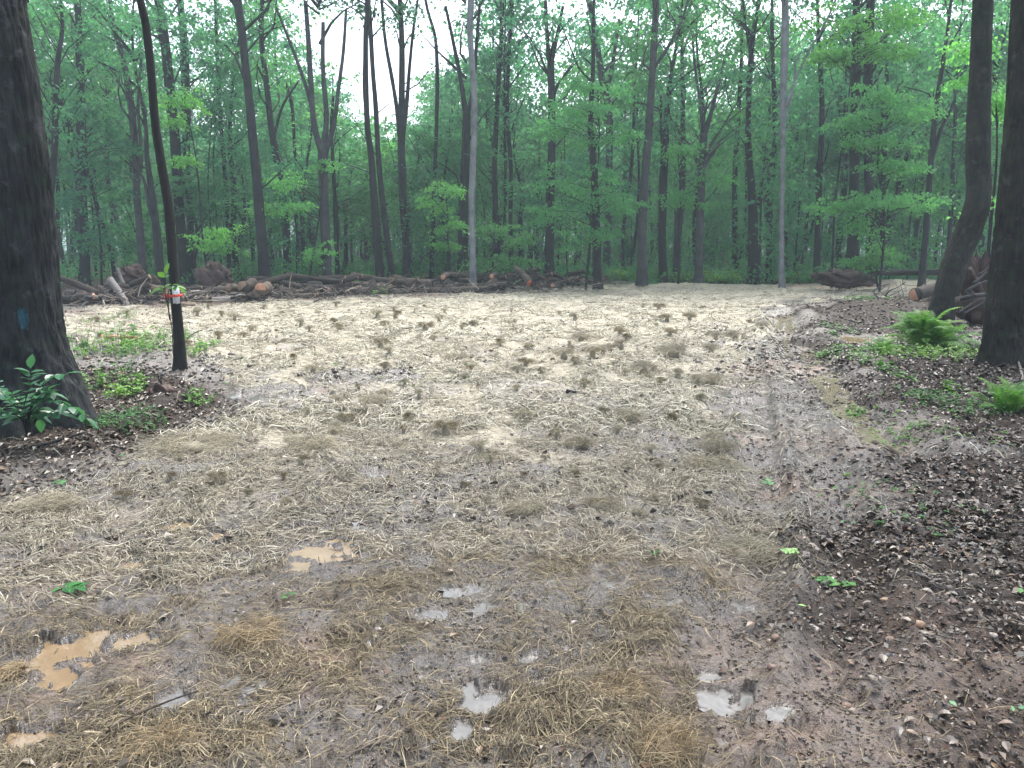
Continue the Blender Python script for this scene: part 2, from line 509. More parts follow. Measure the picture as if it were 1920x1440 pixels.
def leaf_mat(name, ca, cb, trans=.4, rnd=True, rough=.5, gloss=.3, tint=False):
    m, nt, out = new_mat(name)
    geo = N(nt, 'ShaderNodeNewGeometry')
    n = noise(nt, .9, 2, geo.outputs['Position'])
    isl = ramp(nt, geo.outputs['Random Per Island'], [(0, (.72, .76, .75)), (.5, (1, 1, 1)), (1, (1.25, 1.2, 1.0))])
    c = mix(nt, n.outputs[0], ca, cb)
    c = mix(nt, 1.0, c, isl.outputs[0], 'MULTIPLY')
    if rnd:
        oi = N(nt, 'ShaderNodeObjectInfo')
        rr = ramp(nt, oi.outputs['Random'], [(0, (.72, .82, 1.0)), (.5, (1, 1, 1)), (1, (1.4, 1.22, .85))])
        c = mix(nt, 1.0, c, rr.outputs[0], 'MULTIPLY')
    if tint:
        at = N(nt, 'ShaderNodeAttribute', attribute_name='tint')
        c = mix(nt, 1.0, c, at.outputs['Color'], 'MULTIPLY')
    b = N(nt, 'ShaderNodeBsdfPrincipled'); b.inputs['Roughness'].default_value = rough
    b.inputs['Specular IOR Level'].default_value = gloss
    nt.links.new(c, b.inputs['Base Color'])
    t = N(nt, 'ShaderNodeBsdfTranslucent')
    nt.links.new(mix(nt, 1.0, c, (1.5, 1.6, .9), 'MULTIPLY'), t.inputs[0])
    ms = N(nt, 'ShaderNodeMixShader'); ms.inputs[0].default_value = trans
    nt.links.new(b.outputs[0], ms.inputs[1]); nt.links.new(t.outputs[0], ms.inputs[2])
    nt.links.new(ms.outputs[0], out.inputs[0])
    return m

def tint_mat(name, rough=.6, spec=.4, mul=(1, 1, 1), var=.35, scale=60, trans=0.):
    """colour from the mesh's own per-piece tint with fine variation"""
    m, nt, out = new_mat(name)
    at = N(nt, 'ShaderNodeAttribute', attribute_name='tint')
    geo = N(nt, 'ShaderNodeNewGeometry')
    n = noise(nt, scale, 3, geo.outputs['Position'])
    v = ramp(nt, n.outputs[0], [(.3, tuple(x * (1 - var) for x in mul)), (.7, tuple(x * (1 + var) for x in mul))])
    c = mix(nt, 1.0, at.outputs['Color'], v.outputs[0], 'MULTIPLY')
    b = N(nt, 'ShaderNodeBsdfPrincipled'); b.inputs['Roughness'].default_value = rough
    b.inputs['Specular IOR Level'].default_value = spec
    nt.links.new(c, b.inputs['Base Color'])
    nt.links.new(b.outputs[0], out.inputs[0])
    return m

M = {}
M['bark_big'] = bark_mat('bark_big', (.005, .0056, .007), (.042, .043, .048), .55, .25)
M['bark_right'] = bark_mat('bark_right', (.010, .0095, .0095), (.047, .042, .039), .8, .35)
M['bark_black'] = bark_mat('bark_black', (.010, .010, .010), (.030, .028, .027), .9)
M['bark_dark'] = bark_mat('bark_dark', (.012, .012, .013), (.038, .037, .038), .8)
M['bark_grey'] = bark_mat('bark_grey', (.034, .034, .036), (.085, .084, .086), .8)
M['bark_pale'] = bark_mat('bark_pale', (.10, .105, .11), (.26, .265, .27), .7)
M['bark_far'] = bark_mat('bark_far', (.011, .011, .012), (.034, .034, .036), .6, rnd=1)
M['log'] = bark_mat('log_bark', (.020, .016, .014), (.085, .066, .055), 1., rnd=1)
M['log_pale'] = bark_mat('log_pale', (.11, .10, .09), (.33, .30, .27), 1.)
M['leaf'] = leaf_mat('canopy_leaf', (.042, .160, .118), (.084, .245, .140), .58)
M['leaf_bright'] = leaf_mat('understory_leaf', (.095, .29, .12), (.14, .38, .14), .52)
M['leaf_shrub'] = leaf_mat('shrub_leaf', (.06, .18, .08), (.10, .26, .11), .35, gloss=.7, rough=.35)
M['leaf_fern'] = leaf_mat('fern_leaf', (.08, .20, .05), (.125, .27, .06), .4)
M['leaf_weed'] = leaf_mat('weed_leaf', (.065, .17, .045), (.10, .24, .06), .3, tint=True)
M['straw'] = tint_mat('straw', .6, .35, var=.2, scale=30)
M['litter'] = tint_mat('leaf_litter', .36, .55, var=.3, scale=45)
M['stone'] = tint_mat('stone', .55, .4, var=.35, scale=50)

def wood_cut(name, a, b):
    m, nt, out = new_mat(name)
    tc = N(nt, 'ShaderNodeTexCoord')
    n = noise(nt, 9, 5, tc.outputs['Object'])
    n2 = noise(nt, 60, 4, tc.outputs['Object'])
    c = mix(nt, .4, ramp(nt, n.outputs[0], [(.3, a), (.7, b)]).outputs[0], ramp(nt, n2.outputs[0], [(.3, a), (.7, b)]).outputs[0])
    bs = N(nt, 'ShaderNodeBsdfPrincipled'); bs.inputs['Roughness'].default_value = .7
    nt.links.new(c, bs.inputs['Base Color']); nt.links.new(bs.outputs[0], out.inputs[0])
    return m
M['cut'] = wood_cut('cut_wood', (.14, .09, .06), (.32, .22, .15))
M['cut_orange'] = wood_cut('cut_wood_orange', (.34, .14, .075), (.62, .33, .20))
M['cut_red'] = wood_cut('cut_wood_red', (.40, .07, .04), (.60, .16, .09))
M['soil'] = wood_cut('root_soil', (.022, .012, .009), (.085, .040, .028))

def ground_material():
    m, nt, out = new_mat('mud_hay_ground')
    tc = N(nt, 'ShaderNodeTexCoord'); pos = tc.outputs['Object']
    at = N(nt, 'ShaderNodeAttribute', attribute_name='zones')
    sp = N(nt, 'ShaderNodeSeparateColor'); nt.links.new(at.outputs['Color'], sp.inputs[0])
    hay, lit, clay, wet = sp.outputs[0], sp.outputs[1], sp.outputs[2], at.outputs['Alpha']
    nA = noise(nt, 2.2, 6, pos); nB = noise(nt, 14, 6, pos, .65); nC = noise(nt, 70, 4, pos, .7)
    mud = mix(nt, nA.outputs[0], (.058, .046, .038), (.12, .10, .084))
    mud = mix(nt, .55, mud, ramp(nt, nB.outputs[0], [(.33, (.028, .023, .019)), (.66, (.155, .132, .112))]).outputs[0])
    clayc = mix(nt, nB.outputs[0], (.15, .075, .042), (.28, .17, .105))
    nCl = noise(nt, 6, 5, pos)
    cf = N(nt, 'ShaderNodeMath', operation='MULTIPLY'); nt.links.new(clay, cf.inputs[0])
    nt.links.new(ramp(nt, nCl.outputs[0], [(.35, (.1, .1, .1)), (.6, (1, 1, 1))]).outputs[0], cf.inputs[1])
    mud = mix(nt, cf.outputs[0], mud, clayc)
    litc = mix(nt, .6, (.036, .028, .024), ramp(nt, nB.outputs[0], [(.3, (.014, .011, .010)), (.55, (.055, .042, .035)), (.8, (.115, .092, .074))]).outputs[0])
    # straw mat: fibrous streaks in two directions
    mp = N(nt, 'ShaderNodeMapping'); mp.inputs['Scale'].default_value = (1.6, 11, 4); mp.inputs['Rotation'].default_value = (0, 0, .6)
    nt.links.new(pos, mp.inputs[0])
    mp2 = N(nt, 'ShaderNodeMapping'); mp2.inputs['Scale'].default_value = (1.4, 9, 4); mp2.inputs['Rotation'].default_value = (0, 0, -.7)
    nt.links.new(pos, mp2.inputs[0])
    f1 = noise(nt, 7, 5, mp.outputs[0], .65); f2 = noise(nt, 7, 5, mp2.outputs[0], .65)
    fm = mix(nt, .5, f1.outputs[0], f2.outputs[0])
    hc = ramp(nt, fm, [(.34, (.14, .12, .085)), (.5, (.33, .30, .225)), (.66, (.52, .49, .38))])
    hcol = mix(nt, nA.outputs[0], hc.outputs[0], mix(nt, 1.0, hc.outputs[0], (1.03, .96, .86), 'MULTIPLY'))
    c = mix(nt, lit, mud, litc)
    # ragged straw edge
    ad = N(nt, 'ShaderNodeMath', operation='ADD'); nt.links.new(hay, ad.inputs[0])
    sb = N(nt, 'ShaderNodeMath', operation='MULTIPLY_ADD'); nt.links.new(fm, sb.inputs[0]); sb.inputs[1].default_value = 1.6; sb.inputs[2].default_value = -.8
    nt.links.new(sb.outputs[0], ad.inputs[1])
    hf = ramp(nt, ad.outputs[0], [(.38, (0, 0, 0)), (.72, (1, 1, 1))])
    c = mix(nt, hf.outputs[0], c, hcol)
    wm = N(nt, 'ShaderNodeMath', operation='MULTIPLY'); nt.links.new(wet, wm.inputs[0]); wm.inputs[1].default_value = .35
    c = mix(nt, wm.outputs[0], c, (.078, .067, .056))
    b = N(nt, 'ShaderNodeBsdfPrincipled')
    nt.links.new(c, b.inputs['Base Color'])
    r1 = ramp(nt, nB.outputs[0], [(.35, (.28, .28, .28)), (.65, (.62, .62, .62))])
    rw = mix(nt, wet, r1.outputs[0], (.16, .16, .16))
    rh = mix(nt, lit, mix(nt, hf.outputs[0], rw, (.75, .75, .75)), (.62, .62, .62))
    lr = N(nt, 'ShaderNodeMapRange'); nt.links.new(lit, lr.inputs[0]); lr.inputs[3].default_value = .95; lr.inputs[4].default_value = .06
    nt.links.new(lr.outputs[0], b.inputs['Specular IOR Level'])
    nt.links.new(rh, b.inputs['Roughness'])
    b.inputs['Specular IOR Level'].default_value = .6
    hgt = mix(nt, .5, nB.outputs[0], nC.outputs[0])
    hgt = mix(nt, hf.outputs[0], hgt, fm)
    bp = N(nt, 'ShaderNodeBump'); bp.inputs['Strength'].default_value = .9; bp.inputs['Distance'].default_value = .03
    nt.links.new(hgt, bp.inputs['Height']); nt.links.new(bp.outputs[0], b.inputs['Normal'])
    nt.links.new(b.outputs[0], out.inputs[0])
    return m
M['ground'] = ground_material()

def water_mat(name, col, rough, spec, bump=.15):
    m, nt, out = new_mat(name)
    tc = N(nt, 'ShaderNodeTexCoord')
    n = noise(nt, 8, 4, tc.outputs['Object'])
    n2 = noise(nt, 25, 2, tc.outputs['Object'])
    b = N(nt, 'ShaderNodeBsdfPrincipled')
    nt.links.new(ramp(nt, n.outputs[0], [(.3, tuple(x * .85 for x in col)), (.7, tuple(x * 1.1 for x in col))]).outputs[0], b.inputs['Base Color'])
    b.inputs['Roughness'].default_value = rough
    b.inputs['Specular IOR Level'].default_value = spec
    bp = N(nt, 'ShaderNodeBump'); bp.inputs['Strength'].default_value = bump; bp.inputs['Distance'].default_value = .01
    nt.links.new(n2.outputs[0], bp.inputs['Height']); nt.links.new(bp.outputs[0], b.inputs['Normal'])
    nt.links.new(b.outputs[0], out.inputs[0])
    return m
M['water_tan'] = water_mat('muddy_water', (.235, .17, .10), .12, .8)
M['water_grey'] = water_mat('ditch_water', (.21, .18, .125), .12, 1.0)
M['water_clear'] = water_mat('puddle_water', (.13, .12, .11), .08, 1.0)

# ------------------------------------------------------------------ ground sheet
def build_ground():
    fine = np.radians(np.linspace(-43, 43, 1000))
    coarse = np.radians(np.linspace(43, 317, 90)[1:-1])
    A = np.concatenate([fine, coarse])
    R = np.concatenate([[.25, .5, .8, 1.1, 1.4], np.geomspace(1.7, 48, 620), np.geomspace(50, 900, 34)])
    a, r = np.meshgrid(A, R)
    X, Y = (np.sin(a) * r).ravel(), (np.cos(a) * r).ravel()
    mk = masks(X, Y)
    Z = height(X, Y, True, mk)
    V = np.column_stack([X, Y, Z])
    V = np.vstack([V, (0, 0, 0)])
    na, nr = len(A), len(R)
    i = np.arange(nr - 1)[:, None] * na; j = np.arange(na)[None]; j2 = (j + 1) % na
    F = np.stack([i + j, i + na + j, i + na + j2, i + j2], -1).reshape(-1, 4)
    k = np.arange(na)
    T = np.stack([k, (k + 1) % na, np.full(na, nr * na)], -1)
    mb = MB(); mb.add(V, [F, T])
    o = mb.obj('ground', M['ground'])
    me = o.data
    at = me.color_attributes.new('zones', 'FLOAT_COLOR', 'POINT')
    Z4 = np.zeros((len(V), 4), np.float32)
    for q in range(4):
        Z4[:-1, q] = mk[q]
    Z4[:-1, 0] *= 1 - .62 * sstep(9.5, 4.0, np.abs(Y))
    for cx, cy, rx, ry, k_, dep in PW:
        q_ = np.hypot((X - cx) / rx, (Y - cy) / ry) + (fbm(X, Y, .12, 3, 8) - .5)
        e = sstep(2.3, 1.1, q_)
        Z4[:-1, 3] = np.maximum(Z4[:-1, 3], e); Z4[:-1, 0] *= 1 - e
    at.data.foreach_set('color', Z4.ravel())
    tag(o, kind='structure')
build_ground()

# ------------------------------------------------------------------ puddles
for (cx, cy, rx, ry, k, dep) in PW:
    n = 48
    th = np.linspace(0, 2 * math.pi, n, endpoint=False)
    lv = PL[(cx, cy)]
    V = [(cx, cy, lv)]
    V += [(cx + rx * 1.45 * math.cos(t), cy + ry * 1.45 * math.sin(t), lv) for t in th]
    kk = np.arange(n)
    mb = MB(); mb.add(np.array(V) - (cx, cy, lv), [np.stack([np.zeros(n), 1 + kk, 1 + (kk + 1) % n], -1).astype(int)])
    o = mb.obj('puddle', M['water_tan' if k == 'tan' else 'water_clear'], loc=(cx, cy, lv))
    tag(o, kind='structure')

def film(poly, off, mat, step, thr, ditch, lim=.3):
    P_ = np.array(poly); x0, y0 = P_.min(0) - .3; x1, y1 = P_.max(0) + .3
    xs, ys = np.arange(x0, x1, step), np.arange(y0, y1, step * 1.5)
    X, Y = np.meshgrid(xs, ys)
    sd = poly_sd(X, Y, poly)
    Z = base_h(X, Y, ditch) - off
    ok = (sd + (fbm(X, Y, .5, 3, 44) - .5) * lim) > thr
    n = len(xs)
    c = ok[:-1, :-1] & ok[1:, :-1] & ok[:-1, 1:] & ok[1:, 1:]
    i, j = np.nonzero(c); k = i * n + j
    if not len(k):
        return
    mb = MB(); mb.add(np.column_stack([X.ravel(), Y.ravel(), Z.ravel()]), np.stack([k, k + 1, k + n + 1, k + n], -1))
    tag(mb.obj('shallow_water', mat), kind='structure')
film(WET[3], .013, M['water_clear'], .05, 0, True)
film(WET[4], .013, M['water_clear'], .05, 0, True)
film(WET[5], .013, M['water_clear'], .05, .05, True)
film(WET[6], .013, M['water_clear'], .05, .05, True)
film(WET[7], .013, M['water_clear'], .05, .05, True)
film(WET[9], .013, M['water_clear'], .05, .05, True)
film(WET[0], .018, M['water_clear'], .10, 0, True, .8)
film(WET[1], .020, M['water_clear'], .10, .1, True, .8)
film(WET[2], .024, M['water_clear'], .15, 0, True, 1.2)
film(DITCH, .087, M['water_grey'], .06, -.25, False)

# ------------------------------------------------------------------ straw and leaf litter (uncountable)
def strands(n, d0, d1, Lr, Wr, seed, dens, cols, lift=.03, amax=40, up=.5):
    rs = np.random.RandomState(seed)
    r = np.exp(rs.uniform(math.log(d0), math.log(d1), n * 4))
    a = np.radians(rs.uniform(-amax, amax, n * 4))
    x, y = np.sin(a) * r, np.cos(a) * r
    w = dens(x, y)
    k = rs.rand(len(x)) < w
    x, y = x[k][:n], y[k][:n]
    n = len(x)
    ang = (fbm(x, y, .5, 2, seed) * 9 + rs.normal(0, .75, n))
    L = rs.uniform(Lr[0], Lr[1], n) * rs.uniform(.5, 1, n)
    W = rs.uniform(Wr[0], Wr[1], n)
    cv = rs.normal(0, .5, n)
    lf = np.abs(rs.normal(0, lift, n))
    dx, dy = np.cos(ang), np.sin(ang)
    PT = []
    for t in (0, .34, .67, 1.):
        b = ang + cv * (t - .5) * 2
        px = x + L * (t - .5) * np.cos(ang) - cv * L * .6 * (t - .5) ** 2 * dy
        py = y + L * (t - .5) * np.sin(ang) + cv * L * .6 * (t - .5) ** 2 * dx
        z = height(px, py) + .003 + lf * math.sin(math.pi * t) + lf * (rs.rand(n) < .15) * t
        PT.append(np.column_stack([px, py, z]))
    tilt = rs.uniform(-up, up, n) * 1.57
    side = np.column_stack([-dy * np.cos(tilt), dx * np.cos(tilt), np.sin(tilt)]) * (W * .5)[:, None]
    V = np.stack([p + s * side * q for p, q in zip(PT, (.7, 1, 1, .3)) for s in (-1, 1)], 1).reshape(-1, 3)
    k = np.arange(n)[:, None, None] * 8
    F = (k + np.array([[0, 1, 3, 2], [2, 3, 5, 4], [4, 5, 7, 6]])[None]).reshape(-1, 4)
    cols = np.array(cols)
    c = cols[rs.randint(0, len(cols), n)] * rs.uniform(.75, 1.25, (n, 1))
    return V, F, np.repeat(c, 8, 0)

def dry(x, y):
    o = np.ones(np.shape(x))
    for cx, cy, rx, ry, k, dep in PW:
        o = np.where(np.hypot((x - cx) / rx, (y - cy) / ry) < 1.15, .2, o)
    return o
def hay_d(x, y):
    h, l, c, w = masks(x, y)
    cl = sstep(.35, .62, fbm(x, y, .35, 3, 77))
    return np.clip(h * (.12 + .88 * cl) + .03, 0, 1) * (1 - .9 * l) * dry(x, y)

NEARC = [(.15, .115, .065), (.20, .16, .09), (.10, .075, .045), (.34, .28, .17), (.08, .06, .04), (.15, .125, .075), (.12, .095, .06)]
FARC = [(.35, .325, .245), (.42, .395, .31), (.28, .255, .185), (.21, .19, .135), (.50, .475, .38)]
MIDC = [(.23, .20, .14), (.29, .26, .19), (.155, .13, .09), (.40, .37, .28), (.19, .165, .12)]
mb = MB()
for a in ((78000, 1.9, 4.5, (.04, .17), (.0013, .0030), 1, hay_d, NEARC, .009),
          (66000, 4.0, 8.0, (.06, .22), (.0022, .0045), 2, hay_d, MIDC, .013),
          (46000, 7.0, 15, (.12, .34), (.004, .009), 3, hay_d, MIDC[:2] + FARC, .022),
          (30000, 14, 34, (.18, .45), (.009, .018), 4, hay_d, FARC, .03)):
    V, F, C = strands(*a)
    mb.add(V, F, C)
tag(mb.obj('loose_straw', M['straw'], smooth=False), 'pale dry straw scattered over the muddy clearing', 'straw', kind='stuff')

def litter(n, d0, d1, Sr, seed, dens, cols, az=(-40, 40), lift=.007, tiltsd=.22):
    rs = np.random.RandomState(seed)
    r = np.exp(rs.uniform(math.log(d0), math.log(d1), n * 5))
    a = np.radians(rs.uniform(az[0], az[1], n * 5))
    x, y = np.sin(a) * r, np.cos(a) * r
    k = rs.rand(len(x)) < dens(x, y)
    x, y = x[k][:n], y[k][:n]; n = len(x)
    z = height(x, y) + .004 + np.abs(rs.normal(0, lift, n))
    L = rs.uniform(Sr[0], Sr[1], n) * rs.uniform(.6, 1, n)
    nr = np.column_stack([rs.normal(0, tiltsd, n), rs.normal(0, tiltsd, n), np.ones(n)])
    ax = np.column_stack([rs.normal(0, 1, n), rs.normal(0, 1, n), rs.normal(0, .2, n)])
    V, F = leaf_quads(np.column_stack([x, y, z]), L, L * rs.uniform(.4, .75, n), nr, ax, .22, .2)
    cols = np.array(cols); c = cols[rs.randint(0, len(cols), n)] * rs.uniform(.6, 1.3, (n, 1))
    return V, F, np.repeat(c, 4, 0)

LC = [(.075, .052, .034), (.105, .077, .052), (.05, .037, .026), (.135, .105, .078), (.19, .16, .13), (.035, .028, .023), (.10, .058, .034), (.08, .06, .045), (.26, .23, .19), (.15, .10, .058)]
def lit_d(x, y):
    h, l, c, w = masks(x, y)
    return np.clip(l * sstep(40, 25, y) * (.35 + .65 * sstep(.42, .62, fbm(x, y, .3, 3, 81))) + .03, 0, 1) * dry(x, y)
mb = MB()
for a in ((12000, 1.9, 5, (.015, .045), 11, lit_d, LC), (17000, 4.5, 12, (.035, .085), 12, lit_d, LC), (11000, 11, 30, (.07, .14), 13, lit_d, [tuple(q * .7 for q in l_) for l_ in LC])):
    V, F, C = litter(*a); mb.add(V, F, C)
rs = np.random.RandomState(99)
xx, yy = [], []
r_ = np.exp(rs.uniform(math.log(2), math.log(11), 26000)); a_ = np.radians(rs.uniform(-40, 40, 26000))
xx, yy = np.sin(a_) * r_, np.cos(a_) * r_
k_ = rs.rand(len(xx)) < lit_d(xx, yy) * .5; xx, yy = xx[k_][:5200], yy[k_][:5200]; n_ = len(xx)
L_ = rs.uniform(.022, .055, n_)
V, F = ovate(np.column_stack([xx, yy, height(xx, yy) + .008 + rs.rand(n_) * .012]), L_, L_ * rs.uniform(.45, .75, n_), np.column_stack([rs.normal(0, .3, n_), rs.normal(0, .3, n_), np.ones(n_)]), np.column_stack([rs.normal(0, 1, n_), rs.normal(0, 1, n_), rs.normal(0, .15, n_)]), .3, .3)
mb.add(V, F, np.repeat(np.array(LC)[rs.choice([0, 1, 2, 3, 5, 6, 7, 9, 7], n_)] * rs.uniform(.7, 1.3, (n_, 1)), 11, 0))
for _ in range(900):
    r0_ = math.exp(rs.uniform(math.log(2), math.log(14))); a0_ = math.radians(rs.uniform(-38, 38)); x_, y_ = math.sin(a0_) * r0_, math.cos(a0_) * r0_
    if rs.rand() > lit_d(np.array([x_]), np.array([y_]))[0] * 2 + .04: continue
    t_ = rs.rand() * 6.28; l_ = rs.uniform(.04, .22); q_ = np.array([(x_ + math.cos(t_) * l_ * k + rs.normal(0, .008), y_ + math.sin(t_) * l_ * k + rs.normal(0, .008)) for k in (-1, -.3, .4, 1)])
    z_ = height(q_[:, 0], q_[:, 1]) + .008
    V, F = tube(np.column_stack([q_, z_]), np.array([.0035, .003, .0025, .0012]) * rs.uniform(.6, 1.4), 4, cap=False)
    mb.add(V, F, np.array((.06, .045, .035)) * rs.uniform(.5, 2.2))
tag(mb.obj('leaf_litter', M['litter'], smooth=False), 'wet brown fallen leaves covering the ground at the woodland edge', 'leaf litter', kind='stuff')

def crumb_d(x, y):
    h, l, c, w = masks(x, y)
    return np.clip((1 - h) * (.3 + .7 * sstep(.4, .6, fbm(x, y, .25, 3, 83))), 0, 1) * dry(x, y) * sstep(30, 16, y)
def crumbs(n, d0, d1, Sr, seed):
    rs = np.random.RandomState(seed)
    r = np.exp(rs.uniform(math.log(d0), math.log(d1), n * 4)); a = np.radians(rs.uniform(-40, 40, n * 4))
    x, y = np.sin(a) * r, np.cos(a) * r
    k = rs.rand(len(x)) < crumb_d(x, y)
    x, y = x[k][:n], y[k][:n]; n = len(x)
    z = height(x, y)
    s = rs.uniform(Sr[0], Sr[1], n) * rs.uniform(.4, 1, n)
    octa = np.array([(1, 0, 0), (0, 1, 0), (-1, 0, 0), (0, -1, 0), (0, 0, .8), (0, 0, -.5)])
    V = octa[None] * rs.uniform(.55, 1.25, (n, 6, 1)) * s[:, None, None]
    th = rs.uniform(0, 6.28, n); c_, s_ = np.cos(th)[:, None], np.sin(th)[:, None]
    V = np.stack([V[..., 0] * c_ - V[..., 1] * s_, V[..., 0] * s_ + V[..., 1] * c_, V[..., 2]], -1) + np.column_stack([x, y, z + s * .3])[:, None]
    f = np.array([(0, 1, 4), (1, 2, 4), (2, 3, 4), (3, 0, 4), (1, 0, 5), (2, 1, 5), (3, 2, 5), (0, 3, 5)])
    F = (np.arange(n)[:, None, None] * 6 + f[None]).reshape(-1, 3)
    cols = np.array([(.085, .064, .048), (.07, .052, .04), (.11, .086, .066), (.11, .072, .046), (.06, .047, .038)])
    return V.reshape(-1, 3), F, np.repeat(cols[rs.randint(0, 5, n)] * rs.uniform(.7, 1.2, (n, 1)), 6, 0)
mb = MB()
for a in ((11000, 1.9, 5, (.004, .012), 91), (9000, 4.5, 11, (.008, .022), 92), (6000, 10, 26, (.02, .06), 93)):
    V, F, C = crumbs(*a); mb.add(V, [F], C)
tag(mb.obj('mud_crumbs', M['litter'], smooth=True), 'small crumbs and clods of churned wet mud', 'mud', kind='stuff')

# ------------------------------------------------------------------ trees
def sprays(mb, C, R, n, size, rs, flat=.16, tint=None):
    """leaf sprays: flat drooping fans of leaves. C Kx3, R K, n leaves each"""
    C = np.asarray(C, float); R = np.asarray(R, float)
    K = len(C)
    rho = np.sqrt(rs.rand(K, n)) ; th = rs.rand(K, n) * 6.283
    el = rs.uniform(.55, 1.0, (K, 1)); ori = rs.rand(K, 1) * 3.14
    a, b = rho * np.cos(th), rho * np.sin(th) * el
    # ragged edge: fingers of leaves
    fing = 1 + .35 * np.sin(th * 5 + rs.rand(K, 1) * 6) * rho
    x = (a * np.cos(ori) - b * np.sin(ori)) * fing * R[:, None]
    y = (a * np.sin(ori) + b * np.cos(ori)) * fing * R[:, None]
    tx, ty = rs.normal(0, .25, (K, 1)), rs.normal(0, .25, (K, 1))
    z = rs.normal(0, flat, (K, n)) * R[:, None] - .28 * rho ** 2 * R[:, None] + x * tx + y * ty
    c = (C[:, None] + np.stack([x, y, z], -1)).reshape(-1, 3)
    m = len(c)
    ax = np.stack([x, y, np.full_like(x, -.25)], -1).reshape(-1, 3) + rs.normal(0, .35, (m, 3)) * np.repeat(R, n)[:, None]
    nr = np.column_stack([rs.normal(0, .65, m), rs.normal(0, .65, m), np.ones(m)])
    L = size * rs.uniform(.65, 1.3, m)
    V, F = leaf_quads(c, L, L * rs.uniform(.5, .8, m), nr, ax, .18, .12)
    mb.add(V, F, tint)

def limb(mb, p, q, r, rs, sag=.15, ns=5, rings=6, r1=None):
    p, q = np.array(p, float), np.array(q, float)
    L = np.linalg.norm(q - p)
    mid1 = p + (q - p) * .35 + rs.normal(0, .06, 3) * L + (0, 0, sag * L * .5)
    mid2 = p + (q - p) * .7 + rs.normal(0, .05, 3) * L + (0, 0, sag * L * .4)
    V, F = tube([p, mid1, mid2, q], [r, r * .7, r * .45, r1 or r * .2], ns, rings)
    mb.add(V, F)

def crown_on(tb, cb, axis, zlo, zhi, R, K, nl, size, rs, r0, top=.9, every=2):
    """limbs rise from the stem 'axis' (function z -> point) and end in sprays"""
    C, RR = [], []
    for k in range(K):
        t = rs.rand() ** .75
        z = zlo + (zhi - zlo) * t
        prof = math.sin(math.pi * min(1, .12 + .80 * t)) ** .6
        ang = rs.rand() * 6.283; rr = R * prof * math.sqrt(rs.uniform(.05, 1))
        a = axis(z)
        c = a + (rr * math.cos(ang), rr * math.sin(ang), rs.normal(0, .2))
        C.append(c); RR.append(rs.uniform(.65, 1.35) * (.9 if rr > R * .5 else .75))
        if k % every == 0 and rr > .4:
            b = axis(max(zlo * .75, z - rr * rs.uniform(.6, 1.3)))
            limb(tb, b, c, r0 * rs.uniform(.18, .34), rs, .12, 4, 5)
    sprays(cb, C, RR, nl, size, rs)

def interp_axis(path):
    path = np.asarray(path, float)
    o = np.argsort(path[:, 2]); zz = path[o, 2]
    return lambda z: np.array((np.interp(z, zz, path[o, 0]), np.interp(z, zz, path[o, 1]), z))

def hero(label, d, mat, line, forks=(), top=19., crown=(9, 3.0, 60), ns=10, seed=0, flare=.35, amp=.06, size=.17, nl=42, leaf='leaf', name='tree', group=None, cat='tree', rings=46, fr=.05, fh=.35, limbs=0, every=2, ws=1.):
    rs = np.random.RandomState(seed + 100)
    line = [(x, y, w * ws) for x, y, w in line]
    forks = [[(x, y, w * ws) for x, y, w in f] for f in forks]
    bx, by = P(line[0][0], line[0][1], d)[:2]
    z0 = hz(bx, by)
    k = d / F_PX
    dep = np.cumsum(rs.normal(0, .06, len(line) + 3)) * (d > 15)
    pth, rad = [np.array((bx, by, z0 - .12))], [line[0][2] * k / 2]
    for i, (x, y, w) in enumerate(line[1:]):
        p = P(x, y, d); p[1] += dep[i]
        pth.append(p); rad.append(w * k / 2)
    tr = empty(name, (bx, by, z0), label, cat, group)
    org = np.array((bx, by, z0))
    last, prev = pth[-1], pth[-2]
    if top and top > last[2] + 1:
        dr = (last - prev); dr = dr / abs(dr[2] + 1e-6) * .5
        h = top - last[2]
        for t in (.35, .7, 1.):
            q = last + np.array((dr[0] * h * t * .6 + rs.normal(0, .15), dr[1] * h * t * .4 + rs.normal(0, .15), h * t))
            pth.append(q); rad.append(max(rad[len(line) - 1] * (1 - .85 * t), .02))
    tb = MB()
    r0 = rad[0]
    V, F = tube(np.array(pth) - org, rad, ns, rings, bark_disp(seed, r0, amp, flare, 5, fh, fr))
    tb.add(V, F)
    ends = []
    for fk in forks:
        fp, fr_ = [], []
        for i, (x, y, w) in enumerate(fk):
            p = P(x, y, d); p[1] += rs.normal(0, .05) + .25 * i * (rs.rand() - .5)
            fp.append(p); fr_.append(w * k / 2)
        dr = fp[-1] - fp[-2]; dr = dr / (abs(dr[2]) + .3)
        if fk[-1][1] < 60 and top:
            h = max(1.5, (top - 1.5 - fp[-1][2]))
            fp.append(fp[-1] + dr * h * .5 + (0, 0, h * .15)); fr_.append(fr_[-1] * .6)
            fp.append(fp[-1] + dr * h * .3 + (0, 0, h * .3)); fr_.append(.015)
        V, F = tube(np.array(fp) - org, fr_, max(6, ns - 3), 22, bark_disp(seed + 7, max(fr_[0], .03), amp, 0))
        tb.add(V, F); ends.append(fp[-1] - org)
    cb = MB()
    zlo, R, K = crown
    loc = np.array(pth) - org
    ax = interp_axis(loc)
    if K:
        crown_on(tb, cb, ax, zlo, max(top, zlo + 2) - z0 + .5, R, K, nl, size, rs, r0, every=every)
    for _ in range(limbs):
        z = rs.uniform(3.5, zlo + 2); a = ax(z); an = rs.rand() * 6.28; l = rs.uniform(.8, 2.2)
        limb(tb, a, a + (l * math.cos(an), l * math.sin(an), l * rs.uniform(.4, 1.2)), r0 * .18, rs, .1, 4, 5)
    tb.obj('trunk', M[mat], tr)
    if K:
        cb.obj('crown', M[leaf], tr, smooth=False)
    return tr, org, ax

